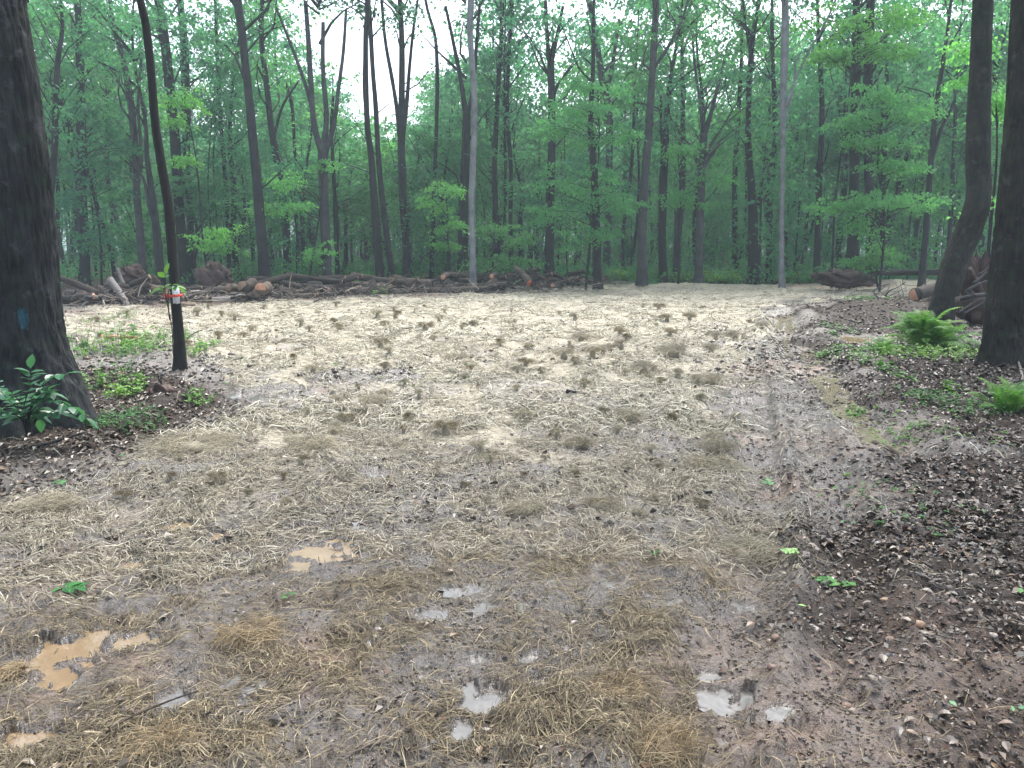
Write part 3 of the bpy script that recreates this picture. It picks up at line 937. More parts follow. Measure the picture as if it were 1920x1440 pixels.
# --- the four near trees
T1, T1o, T1ax = hero('massive old trunk with rough dark bark and a teal paint spot, at the left edge', 7.0, 'bark_big',
    [(76, 788, 150), (70, 735, 146), (56, 660, 126), (46, 580, 116), (36, 450, 112), (24, 300, 110), (8, 150, 108), (-16, 0, 106), (-28, -150, 102)],
    top=20, crown=(9.5, 4.6, 110), ns=150, rings=330, seed=1, flare=.45, amp=.085, fr=.045, fh=.28, size=.2, nl=38)
hero('thin black leaning stem that carries the white marker, between big left trunk and hay', 10.4, 'bark_black',
    [(338, 690, 24), (337, 655, 21), (333, 600, 19), (327, 530, 18), (321, 450, 17), (315, 380, 16.5), (303, 310, 16), (291, 230, 15), (283, 130, 14), (274, 50, 13.5), (263, 0, 13), (245, -90, 12)],
    top=12, crown=(7.5, 2.0, 26), ns=24, rings=120, seed=2, flare=.5, amp=.07, fr=.02, fh=.12, size=.14)
hero('stout trunk curving up from behind the bright fern on the right', 16.4, 'bark_right',
    [(1752, 622, 62), (1757, 600, 52), (1770, 550, 48), (1788, 490, 49), (1812, 430, 49), (1826, 370, 46), (1833, 300, 45), (1836, 200, 40), (1841, 100, 38), (1842, 0, 37), (1844, -120, 34)],
    top=21, crown=(8.2, 3.8, 90), ns=70, rings=220, seed=3, ws=.88, flare=.35, amp=.08, fr=.035, fh=.25, size=.19, nl=40)
hero('big straight textured trunk cut by the right edge of the picture', 10.6, 'bark_right',
    [(1880, 700, 92), (1883, 660, 84), (1886, 600, 80), (1897, 500, 78), (1908, 400, 77), (1916, 300, 76), (1924, 200, 75), (1934, 0, 74), (1942, -140, 70)],
    top=20, crown=(8.0, 4.0, 90), ns=110, rings=260, seed=4, ws=.86, flare=.28, amp=.08, fr=.035, fh=.25, size=.19, nl=40)

# --- trees along the edge of the clearing, traced one by one
HT = [
 ('thin dark bowed tree rising just right of the massive left trunk', 27, 'bark_dark', [(103, 530, 15), (104, 450, 13), (97, 380, 12), (101, 260, 13), (108, 130, 11), (116, 50, 7)], [], 13, (5, 1.8, 20)),
 ('thin stem leaning left, right of the bowed dark tree', 33, 'bark_far', [(217, 525, 9), (208, 470, 8), (190, 410, 8), (165, 330, 7), (140, 260, 6), (114, 195, 5)], [], 9, (5, 1.6, 14)),
 ('short broad brown trunk standing behind the left end of log pile', 33, 'bark_dark', [(156, 530, 23), (157, 470, 21), (154, 380, 19), (150, 250, 17), (147, 60, 14)], [], 18, (6, 2.6, 44)),
 ('grey crooked tree above the first root ball', 31, 'bark_grey', [(270, 530, 18), (264, 450, 16), (256, 370, 15), (252, 280, 14), (244, 180, 13), (228, 100, 11), (210, 40, 8)], [[(256, 360, 10), (266, 290, 8), (262, 200, 6), (270, 100, 5)]], 16, (5.5, 2.4, 36)),
 ('dark tree with a leaning fork between first root ball and black stem', 30, 'bark_dark', [(302, 532, 20), (294, 440, 17), (285, 370, 14), (276, 300, 10), (270, 220, 7)], [[(294, 430, 9), (280, 380, 8), (262, 330, 6), (230, 300, 4)]], 13, (5.5, 2.0, 24)),
 ('tall dark trunk directly behind the thin black stem', 34, 'bark_dark', [(350, 532, 26), (342, 460, 23), (335, 380, 21), (328, 280, 21), (322, 200, 20), (313, 100, 19), (298, 0, 17)], [], 20, (9, 3.2, 56)),
 ('straight slim trunk right beside the tall trunk behind the black stem', 38, 'bark_far', [(362, 526, 16), (357, 400, 14), (352, 280, 14), (351, 180, 17), (349, 90, 15), (341, 0, 13)], [], 20, (7, 2.6, 50)),
 ('tall brown swaying trunk at left edge of stacked logs', 30, 'bark_dark', [(498, 534, 27), (494, 470, 23), (488, 390, 21), (480, 300, 20), (472, 220, 18), (464, 140, 16), (455, 60, 16), (446, 0, 17)], [], 20, (8.5, 3.0, 46)),
 ('slim trunk leaning left just right of the tall brown swaying trunk', 34, 'bark_dark', [(540, 530, 17), (536, 430, 16), (524, 330, 14), (508, 240, 13), (498, 150, 12), (489, 70, 10)], [[(512, 260, 7), (530, 200, 5), (560, 150, 4)]], 18, (7, 2.6, 40)),
 ('grey trunk that splits into several upright limbs above the stacked logs', 31, 'bark_grey', [(614, 534, 24), (611, 460, 21), (607, 370, 20), (605, 300, 21), (606, 272, 22)], [[(602, 280, 15), (590, 235, 12), (584, 150, 11), (577, 60, 10), (571, 0, 9)], [(598, 265, 9), (578, 180, 8), (560, 120, 7), (544, 80, 6), (524, 20, 5)], [(607, 276, 13), (611, 220, 11), (607, 130, 9), (604, 40, 8)], [(612, 280, 12), (626, 235, 9), (636, 170, 8), (645, 100, 7), (651, 20, 6)]], 0, (11, 2.6, 16)),
 ('thin stem with a V fork left of the many limbed grey trunk', 36, 'bark_far', [(571, 526, 10), (567, 430, 9), (566, 370, 9)], [[(566, 380, 7), (555, 300, 6), (548, 200, 7), (531, 150, 6)], [(566, 375, 6), (577, 300, 5), (585, 230, 5)]], 0, (4, 1.6, 12)),
 ('thin pole close on right side of the many limbed grey trunk', 35, 'bark_far', [(634, 528, 11), (630, 430, 9), (626, 330, 8), (622, 240, 7), (626, 180, 5)], [], 9, (6, 1.4, 10)),
 ('dark trunk of the tall pair below the bright sky gap', 31, 'bark_black', [(714, 534, 21), (708, 460, 17), (702, 380, 16), (697, 300, 14), (690, 235, 12), (686, 150, 11), (687, 60, 10), (690, 0, 9)], [[(690, 240, 7), (681, 170, 6), (684, 110, 5), (682, 60, 5)]], 20, (10.6, 2.6, 60)),
 ('thinner leaning partner of the dark pair below the sky gap', 32, 'bark_dark', [(738, 530, 15), (728, 460, 13), (718, 380, 12), (710, 300, 11), (705, 200, 10), (699, 120, 9), (694, 40, 9)], [], 20, (10.8, 2.4, 50)),
 ('dark trunk that forks into a Y, right of the dark pair', 33, 'bark_dark', [(764, 530, 18), (760, 450, 16), (756, 380, 16), (754, 310, 16), (752, 262, 15)], [[(752, 270, 11), (744, 205, 9), (735, 150, 8), (724, 80, 7), (720, 20, 6)], [(754, 265, 10), (762, 190, 9), (766, 130, 7), (776, 60, 6), (782, 0, 5)]], 19, (10.2, 2.4, 50)),
 ('thin wavy dark stem between the Y tree and the pale barked tree', 34, 'bark_far', [(808, 528, 10), (812, 430, 9), (815, 340, 8), (819, 230, 8), (820, 140, 8), (816, 70, 7), (800, 10, 6)], [], 18, (13, 2.0, 14)),
 ('broad dark trunk close behind the pale barked tree', 34, 'bark_black', [(868, 530, 26), (868, 450, 22), (869, 370, 20), (873, 290, 18), (875, 210, 17)], [[(874, 220, 12), (864, 150, 9), (848, 70, 7), (835, 10, 6)], [(876, 215, 11), (886, 170, 8), (893, 90, 7), (900, 10, 6)]], 0, (10, 2.4, 8)),
 ('pale grey barked slender tree standing in front of the woods', 29, 'bark_pale', [(887, 538, 15), (886, 470, 13), (885, 400, 12), (886, 330, 13), (889, 260, 13), (890, 190, 13), (886, 130, 12), (881, 60, 13), (883, 0, 14)], [], 20, (11, 2.6, 34)),
 ('dark stem just right of the pale barked tree', 36, 'bark_far', [(934, 526, 15), (931, 430, 13), (927, 330, 12), (932, 200, 10), (940, 60, 8)], [], 18, (8, 2.4, 40)),
 ('wavy thin stem halfway from pale barked tree to the layered green sapling', 37, 'bark_far', [(959, 524, 10), (957, 420, 9), (958, 320, 9), (951, 210, 9), (954, 110, 8), (957, 20, 7)], [[(957, 250, 4), (972, 210, 3), (985, 180, 3)]], 19, (8, 2.3, 36)),
 ('dark upright trunk with narrow top fork, left side of the layered green sapling', 32, 'bark_dark', [(1030, 532, 23), (1030, 460, 19), (1031, 380, 18), (1034, 280, 17), (1034, 190, 16), (1032, 120, 14)], [[(1031, 125, 10), (1026, 70, 8), (1023, 0, 7)], [(1034, 118, 9), (1044, 70, 8), (1056, 10, 6)]], 0, (9, 2.4, 16)),
 ('dark trunk at the heart of the layered green sapling', 30, 'bark_dark', [(1121, 534, 19), (1119, 450, 17), (1116, 360, 16), (1111, 270, 14), (1107, 225, 11), (1112, 130, 9)], [], 15, (7, 2.0, 20)),
 ('grey trunk with high fork, right of layered green sapling trunk', 36, 'bark_grey', [(1136, 528, 17), (1139, 440, 15), (1142, 330, 15), (1142, 220, 15), (1132, 150, 15)], [[(1130, 160, 13), (1120, 90, 13), (1106, 0, 13)], [(1140, 160, 9), (1150, 110, 8), (1160, 40, 7)]], 0, (9, 2.6, 16)),
 ('grey gently bent trunk with a long branch reaching up right', 31, 'bark_grey', [(1204, 534, 23), (1203, 460, 20), (1205, 390, 18), (1211, 310, 17), (1217, 230, 16), (1222, 150, 14), (1226, 70, 14), (1230, 0, 13)], [[(1223, 130, 7), (1245, 100, 7), (1268, 60, 6), (1292, 0, 5)]], 20, (9, 2.9, 50)),
 ('dark straight trunk with thin raised fork, second right of the layered sapling', 33, 'bark_black', [(1244, 532, 19), (1241, 450, 17), (1243, 370, 18), (1247, 290, 17), (1251, 220, 13), (1258, 150, 8), (1268, 90, 5)], [[(1246, 320, 8), (1240, 240, 6), (1238, 180, 5)]], 15, (7, 2.2, 30)),
 ('reddish grey trunk that opens in a wide Y over the green strip', 32, 'bark_grey', [(1309, 530, 18), (1311, 450, 16), (1314, 370, 16), (1317, 300, 16), (1320, 245, 15)], [[(1318, 250, 10), (1311, 190, 7), (1305, 120, 6), (1300, 60, 4)], [(1322, 250, 11), (1334, 210, 9), (1347, 155, 7), (1362, 110, 6)], [(1319, 320, 6), (1336, 285, 5), (1358, 266, 4)]], 0, (6, 2.5, 20)),
 ('thin straight stem right of the wide Y tree', 38, 'bark_far', [(1378, 524, 13), (1378, 430, 12), (1378, 330, 11), (1384, 220, 9), (1390, 90, 7)], [], 18, (7, 2.2, 34)),
 ('tall dark trunk narrowing to a wavy top, left of the slim grey pole', 33, 'bark_black', [(1413, 530, 22), (1413, 450, 20), (1412, 370, 18), (1409, 280, 13), (1408, 190, 12), (1411, 120, 11), (1419, 50, 9), (1428, 0, 8)], [[(1410, 130, 7), (1402, 80, 5), (1398, 20, 5)]], 19, (9, 2.5, 40)),
 ('dark stem close behind slim grey pole', 36, 'bark_dark', [(1441, 526, 13), (1443, 440, 12), (1447, 340, 12), (1455, 240, 10), (1450, 100, 8)], [], 17, (7, 2.3, 34)),
 ('slim pale grey pole of a tree standing forward at the far hay edge', 29.5, 'bark_pale', [(1466, 536, 13), (1467, 460, 11), (1468, 380, 10), (1469, 290, 10), (1469, 190, 13), (1471, 100, 15), (1471, 0, 14)], [[(1472, 200, 6), (1492, 150, 5), (1520, 90, 4), (1550, 30, 4)], [(1468, 240, 5), (1484, 180, 4), (1498, 100, 4)]], 19, (10, 2.6, 36)),
 ('broad dark trunk wrapped by layered leaves, left one of two', 31, 'bark_black', [(1596, 528, 26), (1599, 450, 24), (1601, 360, 21), (1603, 240, 19), (1604, 120, 17), (1605, 0, 14)], [], 19, (7, 2.8, 46)),
 ('dark trunk wrapped by layered leaves, right one of two', 32, 'bark_dark', [(1632, 528, 20), (1632, 440, 19), (1630, 330, 18), (1627, 220, 19), (1629, 110, 19), (1632, 0, 16)], [], 19, (7, 2.8, 46)),
 ('dark stem leaning right with a fork, behind the fallen trunk', 30, 'bark_dark', [(1728, 528, 15), (1734, 460, 14), (1741, 390, 13), (1748, 310, 12), (1756, 230, 11), (1766, 150, 9), (1778, 70, 7), (1786, 0, 6)], [[(1749, 300, 9), (1768, 240, 8), (1785, 190, 6), (1796, 140, 5)]], 16, (7, 2.5, 40)),
 ('thin grey stem between the forked leaning stem and the curved trunk', 34, 'bark_far', [(1775, 525, 10), (1780, 430, 9), (1788, 300, 8), (1790, 180, 6)], [], 13, (5, 2.0, 24)),
 ('slim dark stem left of the two trunks wrapped in layered leaves', 34, 'bark_far', [(1530, 527, 13), (1532, 430, 12), (1536, 320, 11), (1540, 200, 10), (1535, 60, 7)], [], 17, (6, 2.4, 36)),
 ('dark slim trunk between second root ball and the tall brown swaying trunk', 36, 'bark_far', [(430, 526, 10), (428, 430, 9), (422, 320, 9), (412, 210, 8), (405, 80, 7)], [], 17, (6, 2.0, 26)),
]
for i, h in enumerate(HT):
    lab, d, mat, line, fk, top, cr = h
    cr = (cr[0], cr[1], int(cr[2] * 1.1))
    hero(lab, d * 1.06, mat, line, fk, top, cr, ns=10, seed=10 + i, limbs=3, rings=50, nl=44, ws=.86)

# --- layered bright green saplings in front of the dark woods
def sapling(label, base, d, tiers, seed, leaf='leaf_bright', nl=60, size=.13, stem=.05):
    rs = np.random.RandomState(seed)
    bx, by = P(base[0], base[1], d)[:2]
    z0 = hz(bx, by); org = np.array((bx, by, z0))
    t = empty('understory_tree', tuple(org), label, 'tree')
    top = P(tiers[0][0], tiers[0][1], d) - org
    tb, cb = MB(), MB()
    pth = [np.array((0, 0, -.1)), top * (.3, .3, .35) + rs.normal(0, .1, 3), top * (.7, .7, .7) + rs.normal(0, .1, 3), top]
    V, F = tube(pth, [stem, stem * .8, stem * .5, .012], 8, 24); tb.add(V, F)
    ax = interp_axis(pth)
    C, RR = [], []
    for (x, y, hw, hh, K) in tiers:
        for k in range(K):
            a = rs.rand() * 6.283; q = math.sqrt(rs.rand())
            p = P(x + hw * q * math.cos(a), y + hh * q * rs.uniform(-1, 1) - 0 , d) - org
            p[1] += rs.uniform(-1, 1) * hw / F_PX * d * .7
            C.append(p); RR.append(rs.uniform(.38, .72))
            if k % 2 == 0:
                limb(tb, ax(max(.6, p[2] - rs.uniform(.2, .9))), p, .018, rs, .12, 4, 5)
    sprays(cb, C, RR, nl, size, rs, flat=.10)
    tb.obj('trunk', M['bark_dark'], t); cb.obj('crown', M[leaf], t, smooth=False)
    return t

sapling('large bright green sapling with layered drooping sprays, right of centre', (1098, 532), 31.5, [(1120, 165, 60, 14, 12), (1090, 205, 85, 18, 20), (1140, 255, 70, 20, 18), (1050, 240, 55, 20, 12), (1080, 330, 90, 30, 20), (1150, 380, 60, 40, 18), (1050, 400, 55, 30, 12), (1110, 440, 60, 30, 10)], 301)
sapling('bright green sapling of wide flat tiers, in front of two wrapped dark trunks', (1650, 532), 29.5, [(1660, 175, 60, 14, 12), (1600, 225, 65, 20, 16), (1690, 205, 65, 20, 16), (1660, 265, 80, 16, 14), (1690, 310, 55, 12, 12), (1580, 385, 45, 14, 10), (1650, 375, 100, 22, 30), (1600, 420, 45, 20, 8)], 302)
sapling('light green leafy top high above the wrapped dark trunks', (1560, 530), 31.5, [(1600, 40, 80, 30, 22), (1560, 100, 50, 16, 14), (1650, 90, 60, 24, 14), (1690, 30, 40, 20, 8)], 303, size=.15)
sapling('sapling with pale sprays against the stem of the many limbed tree', (575, 532), 32.5, [(608, 308, 18, 10, 4), (535, 340, 40, 22, 8), (510, 390, 28, 12, 6), (560, 385, 44, 12, 8), (590, 470, 26, 24, 6)], 304)
sapling('small pale sapling behind and right of the thin black stem', (392, 532), 31.5, [(345, 185, 40, 26, 10), (330, 230, 24, 12, 5), (340, 300, 24, 10, 5), (400, 440, 40, 30, 10), (410, 470, 30, 20, 6)], 305)
sapling('yellowish green sapling in front of the thin wavy stem', (845, 530), 32.5, [(835, 350, 34, 16, 7), (818, 385, 30, 18, 7), (850, 420, 24, 20, 6), (835, 460, 24, 14, 5)], 306)
sapling('low leafy sapling right of the pale barked tree', (930, 532), 32.5, [(925, 430, 40, 22, 10), (910, 490, 36, 16, 8), (965, 450, 30, 16, 7), (960, 490, 30, 14, 6)], 307, leaf='leaf')
sapling('leafy sapling spreading between the bowed dark tree and the crooked grey one', (190, 532), 32.5, [(160, 210, 60, 60, 20), (200, 320, 60, 60, 18), (140, 380, 40, 40, 10), (190, 440, 60, 50, 16), (230, 260, 40, 40, 10)], 308, leaf='leaf')
sapling('green sapling between the bent grey trunk and the wide Y tree', (1272, 530), 33.5, [(1270, 280, 44, 16, 9), (1290, 370, 34, 16, 7), (1260, 365, 30, 10, 5), (1340, 330, 40, 18, 8)], 309, leaf='leaf_bright')
sapling('sapling half hidden behind the curved right trunk', (1850, 560), 19, [(1868, 190, 16, 26, 10), (1818, 150, 10, 14, 4), (1826, 95, 10, 14, 4), (1815, 80, 10, 8, 3), (1862, 380, 12, 12, 3)], 310, size=.10)
sapling('low dark green bush beside the fallen trunk on the right', (1650, 528), 30.5, [(1655, 470, 30, 14, 7), (1640, 490, 30, 10, 6), (1610, 492, 20, 8, 4)], 311, leaf='leaf')
sapling('green bush at the foot of the woods behind the log stack', (590, 530), 35.5, [(596, 490, 30, 18, 9), (570, 505, 30, 10, 6)], 312, leaf='leaf_bright')

# --- filler woods: six kinds, copied into the depth of the forest
def forest_proto(i):
    rs = np.random.RandomState(500 + i)
    H = rs.uniform(12.5, 16)
    tr = empty('forest_tree', (0, 0, 0))
    p = [np.array((0, 0, -.3))]
    x = rs.normal(0, .12, 2)
    for t in (.15, .35, .55, .8, 1):
        x = x + rs.normal(0, .28, 2)
        p.append(np.array((x[0], x[1], H * t)))
    r0 = [.085, .11, .155, .095, .13, .075][i % 6]
    tb, cb = MB(), MB()
    V, F = tube(p, [r0 * 1.1, r0 * .95, r0 * .85, r0 * .7, r0 * .4, .02], 8, 26, bark_disp(i, r0, .05, .3)); tb.add(V, F)
    ax = interp_axis(p)
    if i % 2:
        a = ax(H * .45); q = a + (rs.choice([-1, 1]) * rs.uniform(1.2, 2), rs.normal(0, .6), H * .42)
        V, F = tube([a, a * .6 + q * .4 + (.3, 0, -.3), q], [r0 * .6, r0 * .42, .02], 6, 12); tb.add(V, F)
    crown_on(tb, cb, ax, [4.0, 6.5, 5, 7, 3.5, 5.5][i % 6], H, [2.8, 3.0, 3.3, 2.6, 3.0, 2.5][i % 6], 74, 36, .23, rs, r0, every=4)
    tb.obj('trunk', M['bark_far'], tr); cb.obj('crown', M['leaf'], tr, smooth=False)
    return tr
def bush_proto(i):
    rs = np.random.RandomState(600 + i)
    H = [3.5, 6.5, 9.5][i]
    tr = empty('forest_sapling', (0, 0, 0))
    tb, cb = MB(), MB()
    p = [np.array((0, 0, -.2)), np.array((rs.normal(0, .2), rs.normal(0, .2), H * .5)), np.array((rs.normal(0, .4), rs.normal(0, .4), H))]
    V, F = tube(p, [.045, .03, .01], 6, 12); tb.add(V, F)
    crown_on(tb, cb, interp_axis(p), .8, H, 1.5, 26 + i * 8, 34, .19, rs, .05, every=3)
    tb.obj('trunk', M['bark_far'], tr); cb.obj('crown', M['leaf'], tr, smooth=False)
    return tr
FP = [forest_proto(i) for i in range(8)]
BP = [bush_proto(i) for i in range(3)]
SECT = [(-99, -26, 'behind the massive left trunk'), (-26, -17, 'behind the root balls and left logs'), (-17, -10.5, 'behind the stacked logs'),
        (-10.5, -3, 'around and below the sky gap'), (-3, 3, 'just right of the pale tree'), (3, 9.5, 'behind the layered green sapling'),
        (9.5, 17, 'behind the far green strip'), (17, 26, 'behind the two wrapped dark trunks'), (26, 99, 'beyond the right edge trunks')]
def sector(x, y):
    a = math.degrees(math.atan2(x, y))
    for a0, a1, n in SECT:
        if a0 <= a < a1:
            return n
def gap(az):
    """the highest elevation (degrees) that tree tops reach in this direction: lower woods leave gaps of sky"""
    lim = 60
    for a0, w, e in ((-10.9, 1.9, 8.3), (-7.2, 1.9, 8.0), (-4.6, 1.3, 11), (-19.8, 1.1, 6.5), (-14.6, 1.7, 13), (6.9, .8, 12.5), (1.2, .7, 8.5), (14.3, .6, 6.0), (15.2, .5, 15)):
        if abs(az - a0) < w:
            lim = min(lim, e)
    return lim
rs = np.random.RandomState(77)
placed, used = [], set()
tries = 0
while len(placed) < 296 and tries < 20000:
    tries += 1
    az = rs.uniform(-35, 35); d = 36 + 62 * rs.rand() ** .9
    x, y = d * math.tan(math.radians(az)), d
    if any((x - a) ** 2 + (y - b) ** 2 < 3.0 for a, b in placed):
        continue
    lim = gap(az)
    placed.append((x, y))
    i = len(placed) % 8
    if i in used:
        o = copy_tree(FP[i])
    else:
        o = FP[i]; used.add(i)
    s = rs.uniform(.85, 1.12)
    sz = min(s, (1.6 + d * math.tan(math.radians(lim))) / 15.)
    o.location = (x, y, hz(x, y)); o.rotation_euler = (rs.normal(0, .025), rs.normal(0, .025), rs.rand() * 6.28)
    o.scale = (s, s, sz)
    sec = sector(x, y)
    far = 'far back' if d > 76 else ('midway back' if d > 54 else 'in the front rows')
    j = i
    kd = ('thin', 'medium', 'stout')[[0, 1, 2, 0, 1, 0][j % 6]] + (' forked' if j % 2 else ' straight')
    tag(o, '%s dark tree %s %s' % (kd, far, sec), 'tree', '%s forest trees %s %s' % (kd, far, sec))
placed2, used, tries = [], set(), 0
while len(placed2) < 170 and tries < 8000:
    tries += 1
    az = rs.uniform(-34, 34); d = 35 + 50 * rs.rand() ** 1.1
    x, y = d * math.tan(math.radians(az)), d
    if any((x - a) ** 2 + (y - b) ** 2 < 4 for a, b in placed2):
        continue
    placed2.append((x, y))
    i = len(placed2) % 3
    if i in used:
        o = copy_tree(BP[i])
    else:
        o = BP[i]; used.add(i)
    s = rs.uniform(.8, 1.3)
    o.location = (x, y, hz(x, y)); o.rotation_euler = (0, 0, rs.rand() * 6.28); o.scale = (s, s, s)
    sec = sector(x, y)
    kd = ('low', 'middling', 'tall')[i]; far = 'far back' if d > 58 else 'in front rows'
    tag(o, '%s leafy sapling %s among trunks %s' % (kd, far, sec), 'sapling', '%s forest saplings %s %s' % (kd, far, sec))

# --- low undergrowth of the forest floor
rs = np.random.RandomState(19); mb = MB()
K = 3600
az = np.radians(rs.uniform(-36, 36, K)); d = np.exp(rs.uniform(math.log(33.5), math.log(92), K))
x_, y_ = d * np.tan(az), d
k_ = rs.rand(K) < .25 + .75 * sstep(.4, .6, fbm(x_, y_, 3.5, 2, 6))
x_, y_ = x_[k_], y_[k_]
sprays(mb, np.column_stack([x_, y_, height(x_, y_, False) + rs.uniform(.12, .8, len(x_)) ** 1.3]), rs.uniform(.35, .8, len(x_)), 22, .17, rs, flat=.25)
tag(mb.obj('undergrowth', M['leaf'], smooth=False), 'low green undergrowth covering the floor of the woods', 'undergrowth', kind='stuff')

# --- the far-off woods that read as one mass
rs = np.random.RandomState(9)
mb = MB()
K = 4200
az = np.radians(rs.uniform(-42, 42, K)); d = rs.uniform(100, 150, K)
hmax = 13 - 3 * fbm(np.degrees(az), d * 0, 4, 3, 5)
hmax = np.minimum(hmax, [1.6 + q * math.tan(math.radians(gap(math.degrees(a_)))) for a_, q in zip(az, d)])
C = np.column_stack([d * np.tan(az), d, .3 + (hmax - .3) * rs.rand(K) ** .8])
sprays(mb, C, rs.uniform(1.2, 2.2, K), 16, .62, rs, flat=.3)
nT = 420
az = np.radians(rs.uniform(-42, 42, nT)); dd = rs.uniform(98, 140, nT)
for a, q in zip(az, dd):
    x = q * math.tan(a)
    V, F = tube([(x, q, -.3), (x + rs.normal(0, .4), q, 8), (x + rs.normal(0, .8), q, 15)], [.2, .16, .06], 5)
    mb.add(V, F, mi=1)
tag(mb.obj('far_woods', [M['leaf'], M['bark_far']], smooth=False), 'hazy mass of far-off forest behind all the trunks', 'woods', kind='stuff')

#PART3
# ------------------------------------------------------------------ paint, marker, tape on the near trunks
def patch_on(ax, org, zc, ang, w, h, rad_of, mat, name, parent):
    """small patch that follows the bark"""
    n = 14
    V, F = [], []
    for i in range(n + 1):
        for j in range(n + 1):
            u, v = j / n * 2 - 1, i / n * 2 - 1
            a = ang + u * w; z = zc + v * h
            c = ax(z)
            r = rad_of(c, a, z)
            V.append((c[0] + r * math.cos(a), c[1] + r * math.sin(a), z))
    for i in range(n):
        for j in range(n):
            u, v = (j + .5) / n * 2 - 1, (i + .5) / n * 2 - 1
            if u * u + v * v < 1 + 1.1 * (vnoise(np.array([j * .9]), np.array([i * .35]), 3)[0] - .6):
                k = i * (n + 1) + j
                F.append((k, k + 1, k + n + 2, k + n + 1))
    mb = MB(); mb.add(V, np.array(F))
    return mb.obj(name, mat, parent)

def plain(name, col, rough=.6, spec=.4, emit=0):
    m, nt, out = new_mat(name)
    tc = N(nt, 'ShaderNodeTexCoord')
    n = noise(nt, 40, 4, tc.outputs['Object'])
    b = N(nt, 'ShaderNodeBsdfPrincipled')
    nt.links.new(ramp(nt, n.outputs[0], [(.3, tuple(x * .7 for x in col)), (.65, tuple(min(1, x * 1.1) for x in col))]).outputs[0], b.inputs['Base Color'])
    b.inputs['Roughness'].default_value = rough; b.inputs['Specular IOR Level'].default_value = spec
    nt.links.new(b.outputs[0], out.inputs[0])
    return m
M['paint'] = plain('teal_paint', (.010, .060, .080), .7)
M['white_tag'] = plain('white_tag', (.72, .73, .76), .5)
M['tape'] = plain('orange_tape', (.85, .09, .05), .4)

from mathutils.bvhtree import BVHTree
def trunk_bvh(tr):
    me = [c for c in tr.children if c.name.startswith('trunk')][0].data
    return BVHTree.FromPolygons([v.co[:] for v in me.vertices], [p.vertices[:] for p in me.polygons])
bv1 = trunk_bvh(T1)
def rad1(c, a, z):
    d = Vector((math.cos(a), math.sin(a), 0))
    h = bv1.ray_cast(Vector((c[0], c[1], z)) + d * 3, -d)
    return (3 - h[3] if h[3] is not None else .4) + .004
pz = (P(44, 600, 6.6) - T1o)
patch_on(T1ax, T1o, pz[2], math.radians(-62), .13, .10, rad1, M['paint'], 'paint_mark', T1)

def box(mb, c, s, rot=0.):
    x, y, z = np.array(s) / 2
    V = np.array([(a * x, b * y, d * z) for a in (-1, 1) for b in (-1, 1) for d in (-1, 1)])
    cr, sr = math.cos(rot), math.sin(rot)
    V = np.column_stack([V[:, 0] * cr - V[:, 1] * sr, V[:, 0] * sr + V[:, 1] * cr, V[:, 2]]) + np.array(c)
    mb.add(V, np.array([(0, 1, 3, 2), (4, 6, 7, 5), (0, 4, 5, 1), (2, 3, 7, 6), (0, 2, 6, 4), (1, 5, 7, 3)]))
TC = P(328.5, 552, 10.4)
def band(r, z0, z1, a0, a1, tilt=0., n=30, th=.003):
    mb = MB(); V = []
    for i in range(n + 1):
        a = a0 + (a1 - a0) * i / n
        dz = tilt * math.cos(a) + .004 * math.sin(a * 7)
        for rr in (r, r + th):
            for z in (z0, z1):
                V.append((rr * math.cos(a), rr * math.sin(a), z + dz))
    F = []
    for i in range(n):
        k = i * 4
        F += [(k, k + 4, k + 5, k + 1), (k + 3, k + 7, k + 6, k + 2), (k + 1, k + 5, k + 7, k + 3), (k + 2, k + 6, k + 4, k)]
    F += [(0, 1, 3, 2), (n * 4, n * 4 + 2, n * 4 + 3, n * 4 + 1)]
    mb.add(V, np.array(F))
    return mb
o = band(.068, -.115, .105, math.radians(-105), math.radians(-32), 0, 14, .005).obj('marker_strip', M['white_tag'], loc=tuple(TC + (.012, 0, 0)))
tag(o, 'white reflective marker strip wrapped on the thin black stem', 'marker')
mbt = band(.076, -.022, .012, 0, 6.28, .006, 40, .003)
for (dx, dz, w) in ((-.055, .035, .016), (-.075, -.03, .018), (-.045, -.055, .014), (-.07, .01, .02)):
    p0 = np.array((-.06, -.052, 0)); p1 = p0 + (dx * .5, -.03, dz * .7 + .01); p2 = p0 + (dx, -.03, dz - .01)
    V = []
    for p, ww in ((p0, w * .5), (p1, w), (p2, w * .8)):
        V += [p + (0, 0, ww / 2), p - (0, 0, ww / 2), p + (.001, .002, ww / 2), p + (.001, .002, -ww / 2)]
    F = [(0, 4, 5, 1), (4, 8, 9, 5), (2, 3, 7, 6), (6, 7, 11, 10), (8, 10, 11, 9), (0, 2, 6, 4), (4, 6, 10, 8), (1, 5, 7, 3), (5, 9, 11, 7)]
    mbt.add(np.array(V), np.array(F))
tag(mbt.obj('flagging_tape', M['tape'], loc=tuple(TC + (.008, 0, -.01))), 'bright orange red tape tied round the thin black stem over the white strip', 'tape')

